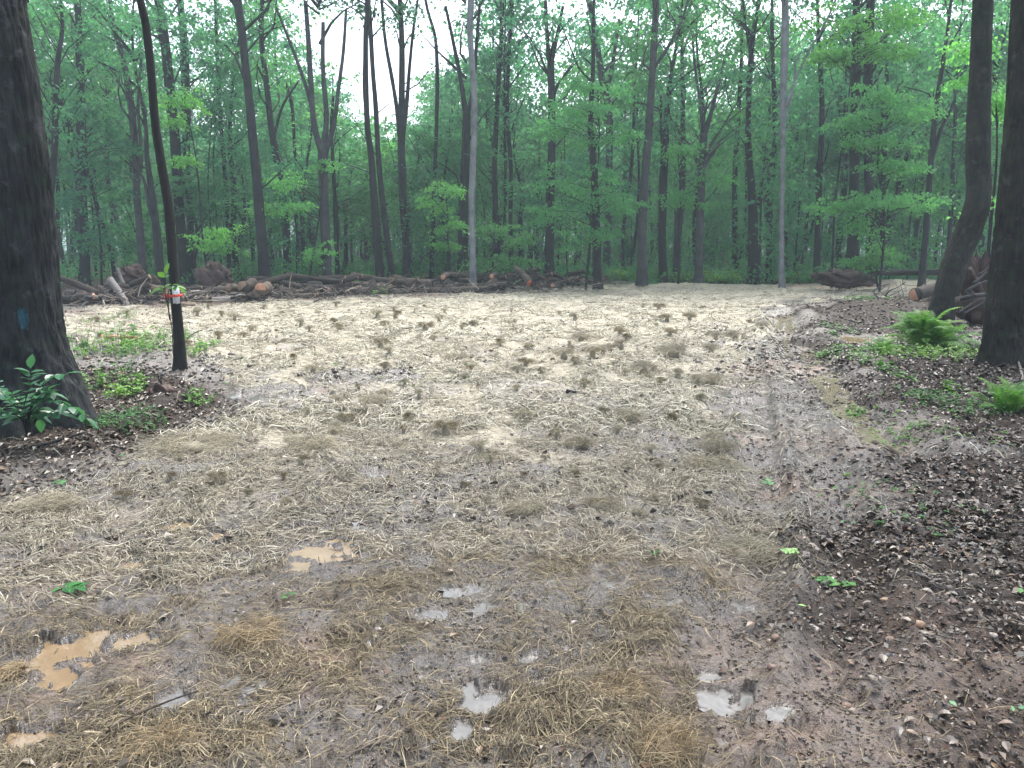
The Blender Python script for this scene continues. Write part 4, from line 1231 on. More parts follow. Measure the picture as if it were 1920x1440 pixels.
# ------------------------------------------------------------------ logs and branches
def make_log(name, label, p, q, r0, r1, mat='log', group=None, cat='log', cuts=('cut', 'cut'), ns=18, kn=None, bend=.03, seed=0):
    rs = np.random.RandomState(seed)
    p, q = np.array(p, float), np.array(q, float)
    c = (p + q) / 2; L = np.linalg.norm(q - p)
    bd = rs.normal(0, bend, 3) * L
    path = [p - c, (p - c) * .4 + bd, (q - c) * .4 + bd * .8, q - c]
    mb = MB()
    rings = int(max(10, min(40, L / .12)))
    V, F = tube(path, [r0, r0 * .7 + r1 * .3, r0 * .3 + r1 * .7, r1], ns, rings, bark_disp(seed, max(r0, .03), .10, 0, fr=.05))
    mb.add(V, F)
    for _ in range(rs.randint(0, 3) if kn is None else kn):
        t = rs.uniform(.25, .8); a = path[1] * (1 - t) + path[2] * t
        u = rs.normal(0, 1, 3); u[2] = abs(u[2]); u /= np.linalg.norm(u)
        V, F = tube([a, a + u * (r0 + rs.uniform(.05, .22))], [r0 * .35, r0 * .2], 7, 4); mb.add(V, F)
    o = mb.obj(name, M[mat], loc=tuple(c))
    tag(o, label, cat, group)
    dirn = (q - p) / L
    for e, s, r, cm in ((p - c, -1, r0, cuts[0]), (q - c, 1, r1, cuts[1])):
        if cm:
            V, F = tube([e - dirn * s * .01, e + dirn * s * .006], [r * .93, r * .90], ns, 2, bark_disp(seed, max(r0, .03), .05, 0))
            m2 = MB(); m2.add(V, F); m2.obj('cut_face', M[cm], o)
    return o

SEC = [  # x0, x1, base y at x0, base y at x1, top height px, count, phrase, chaos
 (118, 330, 577, 572, 40, 24, 'in the loose left end of the log pile', .5),
 (330, 505, 572, 566, 34, 22, 'in the low part of the pile between black stem and stacked logs', .5),
 (505, 650, 563, 556, 40, 26, 'in the tight stack left of the green weeds', .26),
 (640, 760, 556, 552, 30, 14, 'in the low part of the pile among the green weeds', .35),
 (745, 1010, 551, 545, 36, 36, 'in the long stack at the centre of the far edge', .28),
 (1000, 1110, 545, 541, 24, 14, 'in the tangled right end of the log pile', .6)]
rs = np.random.RandomState(5)
seen = {}
li = 0
for (x0, x1, b0, b1, hp, n, phrase, chaos) in SEC:
    for k in range(n):
        t = (k + rs.rand()) / n
        px, pb = x0 + (x1 - x0) * t, b0 + (b1 - b0) * t
        gx, gy = G(px, pb - 3)
        kk = gy / F_PX
        lay = rs.rand() ** 1.1
        if k < n * .35: lay = rs.uniform(0, .2)
        r = rs.uniform(.075, .15) * (1 if lay < .5 else .85)
        L = rs.uniform(.9, 2.6) * (1.15 if chaos < .2 else .85)
        if rs.rand() < .18: L = rs.uniform(.35, .6); r *= 1.1
        H = hp * kk * .72
        y = gy + .15 + lay * .55 + rs.uniform(0, .5)
        z = hz(gx, y) + r * .7 + lay * H
        a = rs.normal(0, chaos * .9); tl = rs.normal(0, .06 + chaos * .22)
        if rs.rand() < .14: a += math.pi / 2 * rs.choice([-.7, .7])
        hd = np.array((math.cos(a) * math.cos(tl), math.sin(a) * math.cos(tl), math.sin(tl))) * L / 2
        c = np.array((gx, y, z))
        if (c - hd)[2] < hz(gx, y) - .1 or (c + hd)[2] < hz(gx, y) - .1: hd[2] *= .3
        lab = '%s %s log %s %s' % ('thick' if r > .115 else 'thin', 'long' if L > 1.7 else ('stubby' if L < .7 else 'short'), 'low' if lay < .35 else 'on top', phrase)
        lab = ' '.join(lab.split()[:16])
        make_log('log', lab, c - hd, c + hd, r, r * rs.uniform(.75, 1), 'log', 'logs ' + phrase, cuts=('cut' if rs.rand() < .5 else None, 'cut' if rs.rand() < .5 else None), seed=1000 + li, ns=14)
        li += 1

def at(px, py, d): return P(px, py, d)
def ground_at(px, py):
    x, y = G(px, py); return np.array((x, y, hz(x, y)))
D = G(220, 574)[1]
make_log('broken_log', 'pale barkless broken log leaning steeply on the left log pile', at(240, 576, D), at(206, 524, D + .5), .07, .10, 'log_pale', cuts=(None, 'cut'), seed=1, kn=1)
make_log('broken_log', 'upright splintered yellow stake behind the leaning pale log', at(232, 532, D + .9), at(221, 503, D + .9), .05, .03, 'log_pale', cuts=(None, 'cut'), seed=2, kn=0)
make_log('broken_log', 'long dark log slanting down right from the massive left trunk', at(112, 522, D + .4), at(184, 552, D), .08, .11, 'log', cuts=('cut', None), seed=3)
make_log('log', 'long thick dark log lying flat lowest near the massive left trunk', at(112, 562, D - .3), at(176, 556, D - .3), .12, .10, 'log', cuts=('cut', 'cut_orange'), seed=4)
make_log('branch', 'pale bent branch lying low in front of left log pile', at(150, 576, D - .4), at(184, 557, D - .2), .035, .05, 'log_pale', cat='branch', cuts=(None, None), seed=5)
make_log('log', 'grey log rising right toward the first root ball', at(245, 535, D + .9), at(281, 519, D + .9), .09, .08, 'log', cuts=(None, 'cut'), seed=6)
make_log('log', 'pale barked log lying flat right of the black stem', at(398, 562, D - .1), at(432, 561, D), .08, .08, 'log_pale', cuts=('cut', None), seed=7)
make_log('log', 'small orange split log right behind the black stem', at(341, 570, D - .2), at(366, 571, D - .2), .05, .045, 'cut', cuts=('cut_orange', None), seed=8, kn=0)
make_log('log', 'stubby log with orange cut end beside the tall brown swaying trunk', at(488, 541, D + 1.2), at(502, 538, D + 2.2), .17, .16, 'log', cuts=('cut_orange', None), seed=9, kn=0)
make_log('log', 'stubby pinkish log left of the orange ended one', at(455, 538, D + 1.2), at(473, 531, D + 2), .17, .16, 'log', cuts=('cut', None), seed=10, kn=0)
D2 = G(980, 546)[1]
make_log('log', 'tilted log with red cut end on the centre stack', at(994, 531, D2 - .2), at(966, 502, D2 + .8), .14, .09, 'log', cuts=('cut_red', None), seed=11)
make_log('log', 'stubby log with pale orange end high on the centre stack', at(922, 518, D2 - .1), at(930, 515, D2 + .8), .10, .10, 'log', cuts=('cut_orange', None), seed=12, kn=0)
make_log('log', 'stubby log with tan end left of centre stack top', at(830, 520, D2 - .1), at(838, 516, D2 + .8), .10, .10, 'log', cuts=('cut_orange', None), seed=13, kn=0)
make_log('log', 'long smooth log lying along the front of the centre stack', at(790, 545, D2 - .6), at(900, 543, D2 - .5), .10, .12, 'log', cuts=(None, 'cut'), seed=14)
make_log('log', 'grey log slanting across front right of centre stack', at(868, 549, D2 - .8), at(950, 533, D2 - .4), .10, .13, 'log', cuts=('cut', None), seed=15)
make_log('log', 'small log with orange face in the tangled right end', at(1036, 536, D2 + .2), at(1044, 532, D2 + .8), .09, .09, 'log', cuts=('cut_orange', None), seed=16, kn=0)
D3 = G(1720, 575)[1]
make_log('log', 'thick cut log with round orange end left of the curved trunk', at(1716, 552, D3 - 1), at(1770, 540, D3 + 1.6), .165, .15, 'log', cuts=('cut_orange', None), seed=17, kn=0, ns=26)
make_log('fallen_tree', 'long dark fallen trunk lying at the woods edge on the right', at(1625, 512, 33), at(1775, 510, 32), .09, .13, 'log', cat='fallen trunk', cuts=(None, 'cut'), seed=18)
make_log('log', 'short dark log left of the fallen trunk', at(1610, 510, 30), at(1624, 520, 29), .10, .10, 'log', cuts=(None, None), seed=19, kn=0)
make_log('log', 'pale curved log between curved trunk and right edge trunk', at(1802, 560, 15.2), at(1850, 553, 14.6), .05, .04, 'bark_grey', cuts=('cut', None), seed=20, bend=.08)
make_log('log', 'dark thick log under the pale curved log at right', at(1796, 572, 15.4), at(1860, 568, 15), .15, .13, 'log', cuts=('cut', None), seed=21)
for i, (xa, ya, xb, yb, dd, w) in enumerate(((1800, 585, 1838, 560, 14.4, .018), (1808, 588, 1846, 566, 14.2, .014), (1812, 545, 1858, 524, 16, .03), (1826, 530, 1850, 510, 16.2, .03), (1835, 515, 1862, 492, 16.4, .025))):
    make_log('branch', ['thin pale stick lowest', 'second thin pale stick lowest', 'slanting pale branch', 'slanting grey branch halfway up', 'pale branch topmost'][i] + ' in the debris between curved and right edge trunks', at(xa, ya, dd), at(xb, yb, dd), w, w * .6, 'bark_grey', cat='branch', cuts=(None, None), seed=30 + i)

# brush: thin forked branches sticking out of the piles
def brush(label, px, py, d, L, seed, group, mat='bark_dark'):
    rs = np.random.RandomState(seed)
    b = P(px, py, d); mb = MB()
    a = rs.uniform(-.9, .9); e = np.array((math.sin(a) * L, rs.uniform(-.3, .3) * L, math.cos(a) * L * .8))
    limb(mb, (0, 0, 0), e, .022, rs, .0, 6, 8)
    for _ in range(4):
        t = rs.uniform(.3, .85); s = e * t
        limb(mb, s, s + e * .35 + rs.normal(0, .22, 3) * L, .009, rs, .0, 4, 5)
    tag(mb.obj('branch', M[mat], loc=tuple(b)), label, 'branch', group)
rs = np.random.RandomState(8)
BR = [(780, 540, 'leaning left over the centre stack'), (670, 545, 'rising from the weeds in the pile'), (1005, 532, 'at the right end of centre stack'), (1020, 530, 'in the tangled right end'), (1068, 532, 'in the tangled right end'),
      (960, 520, 'above the red ended log'), (140, 555, 'in the loose left end'), (170, 545, 'in the loose left end'), (300, 548, 'left of the black stem'), (440, 545, 'right of the second root ball'),
      (470, 548, 'right of the second root ball'), (720, 535, 'left of the centre stack'), (850, 530, 'on the centre stack'), (905, 525, 'on the centre stack'), (1560, 528, 'in the right brush heap'), (1580, 526, 'in the right brush heap'),
      (1600, 528, 'in the right brush heap'), (1545, 530, 'in the right brush heap'), (1500, 533, 'beside the slim grey pole'), (1660, 555, 'on the right dirt mound')]
for i, (x, y, w) in enumerate(BR):
    d = G(x, 560 if x < 500 else 548)[1] + (1 if x < 1200 else 0)
    if x > 1640: d = 20
    brush('bare dark twiggy branch sticking up ' + w, x, y, d, rs.uniform(.5, 1.0), 40 + i, 'twiggy branches ' + w)

# broken bark, twigs and splinters strewn through the piles
rs = np.random.RandomState(12); mb = MB()
for k in range(1300):
    px = rs.uniform(112, 1130) if k < 1050 else rs.uniform(1530, 1900)
    pb = np.interp(px, [100, 330, 505, 760, 1110, 1500, 1900], [578, 573, 566, 553, 544, 538, 545])
    gx, gy = G(px, pb - rs.uniform(-4, 6)); gy += rs.uniform(-.3, 1.2)
    if k >= 1050: gy = rs.uniform(22, 30); gx = gy * (px - 960) / F_PX
    z = hz(gx, gy) + rs.uniform(0, .35) * (px < 1130) + .02; L = rs.uniform(.08, .6); a = rs.normal(0, 1.0); t = rs.normal(.1, .45)
    e = np.array((math.cos(a) * math.cos(t), math.sin(a) * math.cos(t), math.sin(t))) * L
    c0 = np.array((gx, gy, z)); w = rs.uniform(.006, .022)
    V, F = tube([c0, c0 + e * .5 + rs.normal(0, .03, 3), c0 + e], [w, w * .8, w * .4], 4)
    mb.add(V, F, np.array([(.05, .038, .032), (.09, .07, .055), (.22, .16, .11), (.30, .25, .20), (.035, .028, .025)][rs.choice(5, p=[.35, .25, .12, .08, .2])]))
tag(mb.obj('wood_debris', M['litter'], smooth=False), 'broken bark, twigs and splinters strewn along the log pile', 'wood debris', kind='stuff')

# root balls, debris heap
def lump(name, label, cat, px, py, d, rx, rz, mat, seed, amp=.7, roots=26):
    rs = np.random.RandomState(seed)
    c = P(px, py, d); n, m = 64, 40
    th, ph = np.meshgrid(np.linspace(0, 2 * math.pi, n, endpoint=False), np.linspace(-1.5, 1.5, m))
    X, Y, Z = np.cos(ph) * np.cos(th), np.cos(ph) * np.sin(th), np.sin(ph)
    k = 1 + amp * (fbm(X * 2 + Z * 1.3 + seed, Y * 2 - Z * 1.1, .9, 4, seed) - .5) * 2 + .5 * (fbm(X * 6 + Z * 5, Y * 6 - Z * 4, .8, 3, seed + 5) - .5)
    V = np.stack([X * k * rx, Y * k * rx * .6, Z * k * rz], -1).reshape(-1, 3)
    i = np.arange(m - 1)[:, None] * n; j = np.arange(n)[None]
    F = np.stack([i + j, i + (j + 1) % n, i + n + (j + 1) % n, i + n + j], -1).reshape(-1, 4)
    mb = MB(); mb.add(V, F); o = mb.obj(name, M[mat], loc=tuple(c))
    tag(o, label, cat)
    if roots:
        rb = MB()
        for _ in range(roots):
            u = rs.normal(0, 1, 3); u[1] = -abs(u[1]) * .5; u /= np.linalg.norm(u)
            s = u * (rx * .8, rx * .4, rz * .8)
            limb(rb, s, s + u * rs.uniform(.12, .4) * min(1, rx * 2.2) + rs.normal(0, .06, 3), .016, rs, 0, 5, 5)
        rb.obj('roots', M['bark_dark'], o)
    return o
lump('root_ball', 'reddish earthy root ball above the left logs, left of black stem', 'root ball', 252, 517, 27, .46, .30, 'soil', 1)
lump('root_ball', 'larger reddish brown root ball right of the black stem', 'root ball', 404, 521, 27, .48, .42, 'soil', 2)
lump('stump', 'small rounded brown stump end between first root ball and black stem', 'stump', 289, 526, 26.5, .14, .14, 'soil', 3, roots=0)
lump('root_ball', 'dark earthy debris mass behind curved trunk at the right', 'root ball', 1836, 548, 17, .42, .62, 'soil', 4, roots=24)
lump('root_ball', 'dark soil clod heap at left between weeds and mud', 'soil heap', 303, 742, ground_at(303, 748)[1], .20, .12, 'soil', 5, roots=5)
lump('root_ball', 'low dark brush and soil heap left of the fallen trunk', 'soil heap', 1585, 522, 30, .9, .28, 'soil', 6, roots=24)

# ------------------------------------------------------------------ plants
def weeds(label, name, px, py, hw, hh, n, size, hgt, seed, cols, kind='stuff', cat='ground plants'):
    rs = np.random.RandomState(seed)
    c = G(px, py); k = c[1] / F_PX
    ya, yb = G(px, py + hh)[1], G(px, py - hh)[1]
    mb = MB(); CC, LL, AX, NR, TT = [], [], [], [], []
    for i in range(n):
        a = rs.rand() * 6.28; q = math.sqrt(rs.rand()) * rs.uniform(.8, 1.1)
        y = (ya + yb) / 2 + (yb - ya) / 2 * q * math.sin(a); x = c[0] + hw * k * q * math.cos(a)
        z = hz(x, y); h = hgt * rs.uniform(.3, 1.1)
        top = np.array((x + rs.normal(0, .25) * h, y + rs.normal(0, .25) * h, z + h))
        if h > .07:
            V, F = tube([(x, y, z), top], [.002 + size * .02, .001 + size * .01], 3, 3, cap=False); mb.add(V, F, (.6, .8, .5))
        m = rs.randint(3, 8); t = cols[rs.randint(len(cols))]
        for j in range(m):
            f = rs.uniform(.45, 1.0)
            b = np.array((x, y, z)) * (1 - f) + top * f
            an = rs.rand() * 6.28
            CC.append(b); LL.append(size * rs.uniform(.6, 1.25)); AX.append((math.cos(an), math.sin(an), rs.uniform(-.2, .5)))
            NR.append((rs.normal(0, .3), rs.normal(0, .3), 1)); TT.append(np.array(t) * rs.uniform(.75, 1.2))
    L = np.array(LL)
    V, F = ovate(np.array(CC), L, L * rs.uniform(.4, .65, len(L)), np.array(NR, float), np.array(AX, float))
    mb.add(V, F, np.repeat(np.array(TT), 11, 0))
    tag(mb.obj(name, M['leaf_weed'], smooth=False), label, cat, kind=kind)
GS = [(2.0, 1.75, 1.3), (1.6, 1.5, 1.1)]
GW, GL, GD = [(1, 1, 1), (1.2, 1.1, .9)], [(1.5, 1.3, 1.1), (1.2, 1.15, .9)], [(.55, .65, .6), (.75, .8, .7)]
for i, w in enumerate([
 ('light green weeds right of the massive left trunk', 205, 655, 55, 24, 120, .07, .22, GL), ('pale green ground plants left of the black stem', 285, 655, 55, 18, 150, .06, .16, GL),
 ('bright grassy weeds right of the black stem', 375, 662, 26, 11, 60, .06, .14, GL), ('tall leafy weeds against the massive trunk base', 178, 660, 16, 26, 40, .09, .42, GL), ('green weeds below on the slope of the trunk base', 178, 735, 18, 26, 50, .06, .28, GW),
 ('yellow green weeds left of the dark soil heap', 235, 752, 36, 12, 70, .05, .14, GL), ('weeds right of the dark soil heap', 372, 766, 24, 8, 30, .045, .10, GW), ('dark green creeping plants in front of massive trunk', 235, 805, 75, 20, 200, .035, .08, GD),
 ('sparse seedlings above the dark soil heap', 240, 720, 60, 8, 26, .045, .07, GL), ('weeds on hay left of black stem', 205, 600, 30, 8, 30, .06, .14, GL),
 ('green plants left of the small fern', 1605, 685, 34, 26, 90, .06, .15, GW), ('dark green plants under the bright fern', 1720, 672, 90, 18, 200, .06, .15, GW), ('green plants right of the bright fern', 1790, 655, 40, 14, 90, .06, .2, GW),
 ('green plants on right dirt mound', 1635, 572, 50, 7, 70, .10, .16, GW), ('small plants on the mound slope', 1560, 618, 36, 10, 24, .07, .10, GD), ('pale seedling beside the ditch puddle', 1560, 630, 10, 4, 8, .07, .10, GL),
 ('small plants at the lower ditch', 1605, 762, 26, 8, 24, .05, .06, GD), ('small plants above the tilted branch', 1695, 718, 14, 8, 14, .07, .12, GL), ('yellowish seedling between ferns', 1785, 737, 16, 8, 16, .06, .1, GL),
 ('creeping plants left of lower right grass tuft', 1790, 770, 90, 26, 120, .05, .09, GD), ('plants below the lower right grass tuft', 1720, 820, 50, 14, 40, .04, .06, GD), ('sparse sprouts on the right litter', 1740, 800, 140, 50, 60, .035, .05, GW),
 ('bright green strip of plants at forest edge left part', 1150, 531, 40, 3, 220, .20, .50, GS), ('bright green strip of plants at forest edge centre part', 1250, 530, 50, 3, 260, .20, .50, GS), ('bright green strip of plants at forest edge right part', 1345, 530, 45, 3, 280, .20, .50, GS),
 ('green plants beside the slim grey pole', 1500, 532, 32, 3, 180, .20, .50, GS), ('green plants before the fallen trunk', 1690, 519, 45, 3, 90, .14, .26, GW), ('bright leaves in front of the long strip', 1132, 535, 16, 3, 40, .12, .3, GL),
 ('bright weeds in the log pile left clump', 662, 548, 20, 4, 46, .12, .36, GL), ('bright weeds in the log pile right clump', 716, 551, 20, 3, 46, .12, .30, GL), ('bright leaves on right end of log pile', 1060, 526, 60, 3, 60, .12, .3, GW),
 ('faint green sprouts in the hay mid field', 700, 700, 300, 60, 26, .04, .05, GD), ('green sprouts at litter right front', 1700, 960, 160, 60, 40, .03, .04, GW)]):
    weeds(w[0], 'ground_plants', *w[1:8], 200 + i, w[8])

def fern(label, px, py, nf, L, seed, name='fern', mat='leaf_fern', spread=1.):
    rs = np.random.RandomState(seed)
    g = ground_at(px, py)
    t = empty(name, tuple(g), label, 'fern')
    protos = []
    for k in range(nf):
        if k < 4:
            n = 22; mb = MB()
            s = np.linspace(0, 1, 16)
            arc = np.column_stack([s * L * .78 * (1 + .1 * k), 0 * s, L * (1.15 * s - .75 * s ** 2.4)])
            V, F = tube(arc, .004 * (1 - .8 * s), 4, cap=False); mb.add(V, F, (1, 1, 1))
            u = np.linspace(.12, .98, n)
            bx, bz = np.interp(u, s, arc[:, 0]), np.interp(u, s, arc[:, 2])
            tx, tz = np.gradient(bx), np.gradient(bz); q = np.hypot(tx, tz); tx, tz = tx / q, tz / q
            for sg in (-1, 1):
                ll = L * .20 * np.sin(np.pi * (u * .86 + .12)) ** .8 * rs.uniform(.85, 1.1, n)
                ax = np.column_stack([tx * .35, np.full(n, sg * .9), tz * .35 - .12])
                nr = np.column_stack([-tz, 0 * tx, tx])
                c = np.column_stack([bx, 0 * bx, bz])
                V, F = ovate(c, ll, np.full(n, L * .018) + ll * .08, nr, ax, .1, .2)
                mb.add(V, F)
            o = mb.obj('frond', M[mat], t, smooth=False); protos.append(o)
        else:
            o = protos[k % 4].copy(); SC.collection.objects.link(o); o.parent = t
        o.rotation_euler = (rs.normal(0, .15), -rs.uniform(-.35, .6) * spread, k * 2.4 + rs.normal(0, .2))
        sc = rs.uniform(.7, 1.15); o.scale = (sc, sc, sc)
        o.location = (rs.normal(0, .03), rs.normal(0, .03), 0)
fern('big bright green fern at the foot of the curved trunk', 1728, 655, 44, .74, 1)
fern('bright green fern close right of the biggest one, against the curved trunk', 1765, 655, 24, .6, 2)
fern('small bright green fern left of the big fern', 1650, 668, 26, .36, 3)
fern('green fern at the lower right below the right edge trunk', 1880, 778, 30, .38, 4)
fern('small green fern at the right edge beside the lower fern', 1912, 770, 26, .32, 5)

def leafy(label, name, branches, d, leaf, seed, mat='leaf_shrub', cat='shrub', rad=.006, pairs=7):
    """shrub of arching stems with paired leaflets"""
    rs = np.random.RandomState(seed)
    b0 = P(*branches[0][0], d); z0 = hz(b0[0], b0[1]); org = np.array((b0[0], b0[1], z0))
    t = empty(name, tuple(org), label, cat)
    sb, lb = MB(), MB()
    for br in branches:
        dy = rs.uniform(-.25, .25)
        p = np.array([P(x, y, d) + (0, dy * i / len(br), 0) for i, (x, y) in enumerate(br)]) - org
        pc = catmull(p, 24)
        V, F = tube(pc, np.linspace(rad, rad * .3, 24), 6); sb.add(V, F)
        T = np.gradient(pc, axis=0)
        C, A, Nn, L = [], [], [], []
        for k in range(pairs):
            f = .35 + .65 * (k + .5) / pairs; i = int(f * 23); tt = T[i] / np.linalg.norm(T[i])
            sd = np.cross(tt, (0, 0, 1)); sd /= np.linalg.norm(sd) + 1e-6
            for sg in (-1, 1):
                C.append(pc[i]); A.append(sd * sg + tt * .5 + rs.normal(0, .15, 3)); Nn.append((rs.normal(0, .3), rs.normal(0, .3) - .25, 1)); L.append(leaf * rs.uniform(.75, 1.2))
        C.append(pc[-1]); A.append(T[-1] / np.linalg.norm(T[-1])); Nn.append((0, 0, 1)); L.append(leaf * 1.2)
        L = np.array(L)
        V, F = ovate(np.array(C), L, L * .58, np.array(Nn, float), np.array(A), .15, .2); lb.add(V, F)
    sb.obj('stem', M['bark_dark'], t); lb.obj('leaves', M[mat], t, smooth=False)
leafy('leafy green shrub with paired leaves in front of the massive trunk base', 'shrub', [
 [(50, 815), (45, 770), (60, 720), (62, 690)], [(50, 815), (55, 760), (80, 715), (112, 704)], [(50, 815), (60, 770), (95, 750), (130, 765), (158, 785)], [(50, 815), (40, 780), (20, 750), (-5, 740)],
 [(50, 815), (45, 770), (25, 735), (15, 704)], [(50, 815), (55, 775), (75, 745), (98, 728)], [(50, 815), (40, 790), (15, 785), (-20, 790)], [(50, 815), (60, 785), (85, 775), (115, 778)], [(50, 815), (52, 780), (40, 765), (20, 772)], [(50, 815), (60, 790), (62, 772), (60, 790)],
 [(50, 815), (45, 780), (5, 760), (-30, 765)], [(50, 815), (56, 765), (70, 735), (88, 740)]], 6.2, .105, 1, rad=.005)
leafy('thin sapling with a few big yellow green leaves beside the black stem', 'young_tree', [
 [(325, 668), (322, 610), (312, 560), (310, 528), (312, 514)], [(318, 600), (312, 560), (304, 540), (296, 542)], [(318, 600), (313, 550), (322, 535), (326, 538)]], 10.1, .13, 2, 'leaf_weed', 'sapling', .006, 3)

# ------------------------------------------------------------------ clumps of straw
def tuft(label, px, py, wp, hp, seed, dark=.75, group='clumps of straw standing out of the hay'):
    rs = np.random.RandomState(seed)
    g = ground_at(px, py); k = g[1] / F_PX
    rx, h = wp * k / 2, hp * k * (1.05 if py > 800 else 1.35)
    warm = np.array((1.0, .86, .72)) if py > 1100 else np.array((1, 1, 1))
    dark = .62 + .45 * dark
    t = empty('straw_clump', tuple(g), label, 'straw clump', group)
    n, m = 26, 9
    th, ph = np.meshgrid(np.linspace(0, 6.283, n, endpoint=False), np.linspace(-.25, 1.5, m))
    kk = .8 + .5 * fbm(np.cos(th) * 2 + seed, np.sin(th) * 2 + ph, .8, 3, seed)
    X, Y, Z = np.cos(ph) * np.cos(th) * kk * rx * .30, np.cos(ph) * np.sin(th) * kk * rx * .26, np.sin(ph) * kk * h * .5
    V = np.stack([X, Y, Z], -1).reshape(-1, 3)
    i = np.arange(m - 1)[:, None] * n; j = np.arange(n)[None]
    F = np.stack([i + j, i + (j + 1) % n, i + n + (j + 1) % n, i + n + j], -1).reshape(-1, 4)
    cb = MB(); cb.add(V, F, np.array((.23, .20, .14)) * dark * warm); cb.obj('core', M['straw'], t)
    nb = int(6 + wp / 12); per = 34 if py < 1000 else 20
    ba = rs.rand(nb) * 6.28; bq = np.sqrt(rs.rand(nb)); bang = rs.normal(.6, .9, nb)
    B = np.repeat(np.arange(nb), per); S = len(B)
    q = bq[B] * .85
    cx_, cy_ = np.cos(ba[B]) * q * rx, np.sin(ba[B]) * q * rx * .7
    base = np.column_stack([cx_, cy_, h * .7 * np.sqrt(1 - q ** 2)]) + rs.normal(0, 1, (S, 3)) * np.array((.16, .16, .10)) * min(rx, .3)
    an = bang[B] + rs.normal(0, .38 if py < 1000 else .65, S); el = rs.normal(.12 if py > 800 else .3, .3, S) + rs.normal(0, .25 if py > 800 else .35, nb)[B]
    L = rs.uniform(.5, 1.35, S) * max(.09, min(.26, rx * .9)); w = (.0011 + k * .5 * rs.uniform(.5, 1, S)) * (1.35 if py > 1000 else 1)
    D_ = np.column_stack([np.cos(an) * np.cos(el), np.sin(an) * np.cos(el), np.sin(el)])
    Sd = np.column_stack([-np.sin(an), np.cos(an), 0 * an]) * (rs.normal(0, .12, S) * L)[:, None]
    pts_ = [base - D_ * L[:, None] * .5, base + Sd + (0, 0, .012), base + D_ * L[:, None] * .5 - np.array((0, 0, 1.)) * (L * .22)[:, None]]
    for p in pts_: p[:, 2] = np.maximum(p[:, 2], .002)
    sd = np.column_stack([-np.sin(an) * .6, np.cos(an) * .6, np.full(S, .8)]) * w[:, None] * .5
    V = np.stack([pts_[0] - sd * .4, pts_[0] + sd * .4, pts_[1] - sd, pts_[1] + sd, pts_[2] - sd * .3, pts_[2] + sd * .3], 1).reshape(-1, 3)
    F = (np.arange(S)[:, None, None] * 6 + np.array([[0, 1, 3, 2], [2, 3, 5, 4]])[None]).reshape(-1, 4)
    cols = np.array([(.30, .26, .175), (.22, .19, .125), (.42, .38, .27), (.14, .12, .08), (.36, .31, .20)]) * dark * warm
    sbm = MB(); sbm.add(V, F, np.repeat(cols[(rs.randint(0, 5, nb)[B] * (rs.rand(S) < .5) + rs.randint(0, 5, S) * 1) % 5], 6, 0)); sbm.obj('strands', M['straw'], t, smooth=False)
    return t
for i, a in enumerate([
 ('dark straw clump at upper right of the field near the dirt mound', 1378, 634, 44, 18), ('pointed straw clump upper centre of the field', 1090, 645, 40, 22), ('small peaked straw clump right of the pointed one', 1165, 662, 30, 22),
 ('low straw clump below the pointed one', 1058, 680, 46, 18), ('very dark straw clump right of centre', 1207, 703, 52, 22), ('wide flat straw clump above the very dark one', 1262, 684, 72, 18), ('round straw clump left of centre', 858, 684, 46, 14),
 ('small dark straw clump at centre', 971, 703, 22, 16), ('broad olive straw mound left of mid field', 592, 852, 100, 26), ('wide straw heap at left above the mud edge', 360, 848, 180, 22), ('round dark straw clump below centre', 918, 866, 50, 22),
 ('straw clump right below centre', 1088, 838, 60, 22), ('dark humped straw heap by the muddy track', 1336, 855, 90, 34), ('long straw drape under the humped heap', 1330, 880, 130, 12), ('faint straw clump above humped heap', 1345, 825, 60, 16),
 ('big loose straw heap lower right before the litter', 1400, 1030, 190, 50), ('dark straw clump lower centre right', 1125, 955, 90, 28), ('straw clump lower centre', 985, 965, 80, 22), ('brown straw heap left of the lower centre', 470, 1200, 200, 42),
 ('straw ridge at the bottom right of centre', 1240, 1400, 260, 50), ('brown straw pile at the bottom left of centre', 300, 1410, 200, 30), ('brown straw pile with the bottom puddles to its left', 1160, 1300, 200, 30), ('straw tuft at the left edge', 20, 1270, 90, 30),
 ('straw clump left side under weeds', 100, 950, 120, 26), ('small straw bump in upper left field', 720, 610, 26, 10), ('small dark straw bump upper centre field', 888, 610, 22, 8), ('small straw bump beneath log stack', 1250, 605, 26, 12),
 ('straw bump left of ditch', 1330, 725, 60, 14), ('low straw clump in left mid field', 700, 765, 60, 12), ('low straw clump in right mid field', 1180, 790, 70, 14)]):
    a = (a[0], a[1], a[2], a[3] * (.8 if a[2] > 1000 else 1), a[4] * (.6 if a[2] > 1000 else 1))
    tuft(*a, seed=i, dark=[.75, .6, .7, .9, .5, .7, .8, .55, .85, .9, .7, .75, .65, 1.1, .95, .9, .75, .85, .65, .7, .65, .65, .7, .85, .8, .6, .8, .8, .8, .9][i])

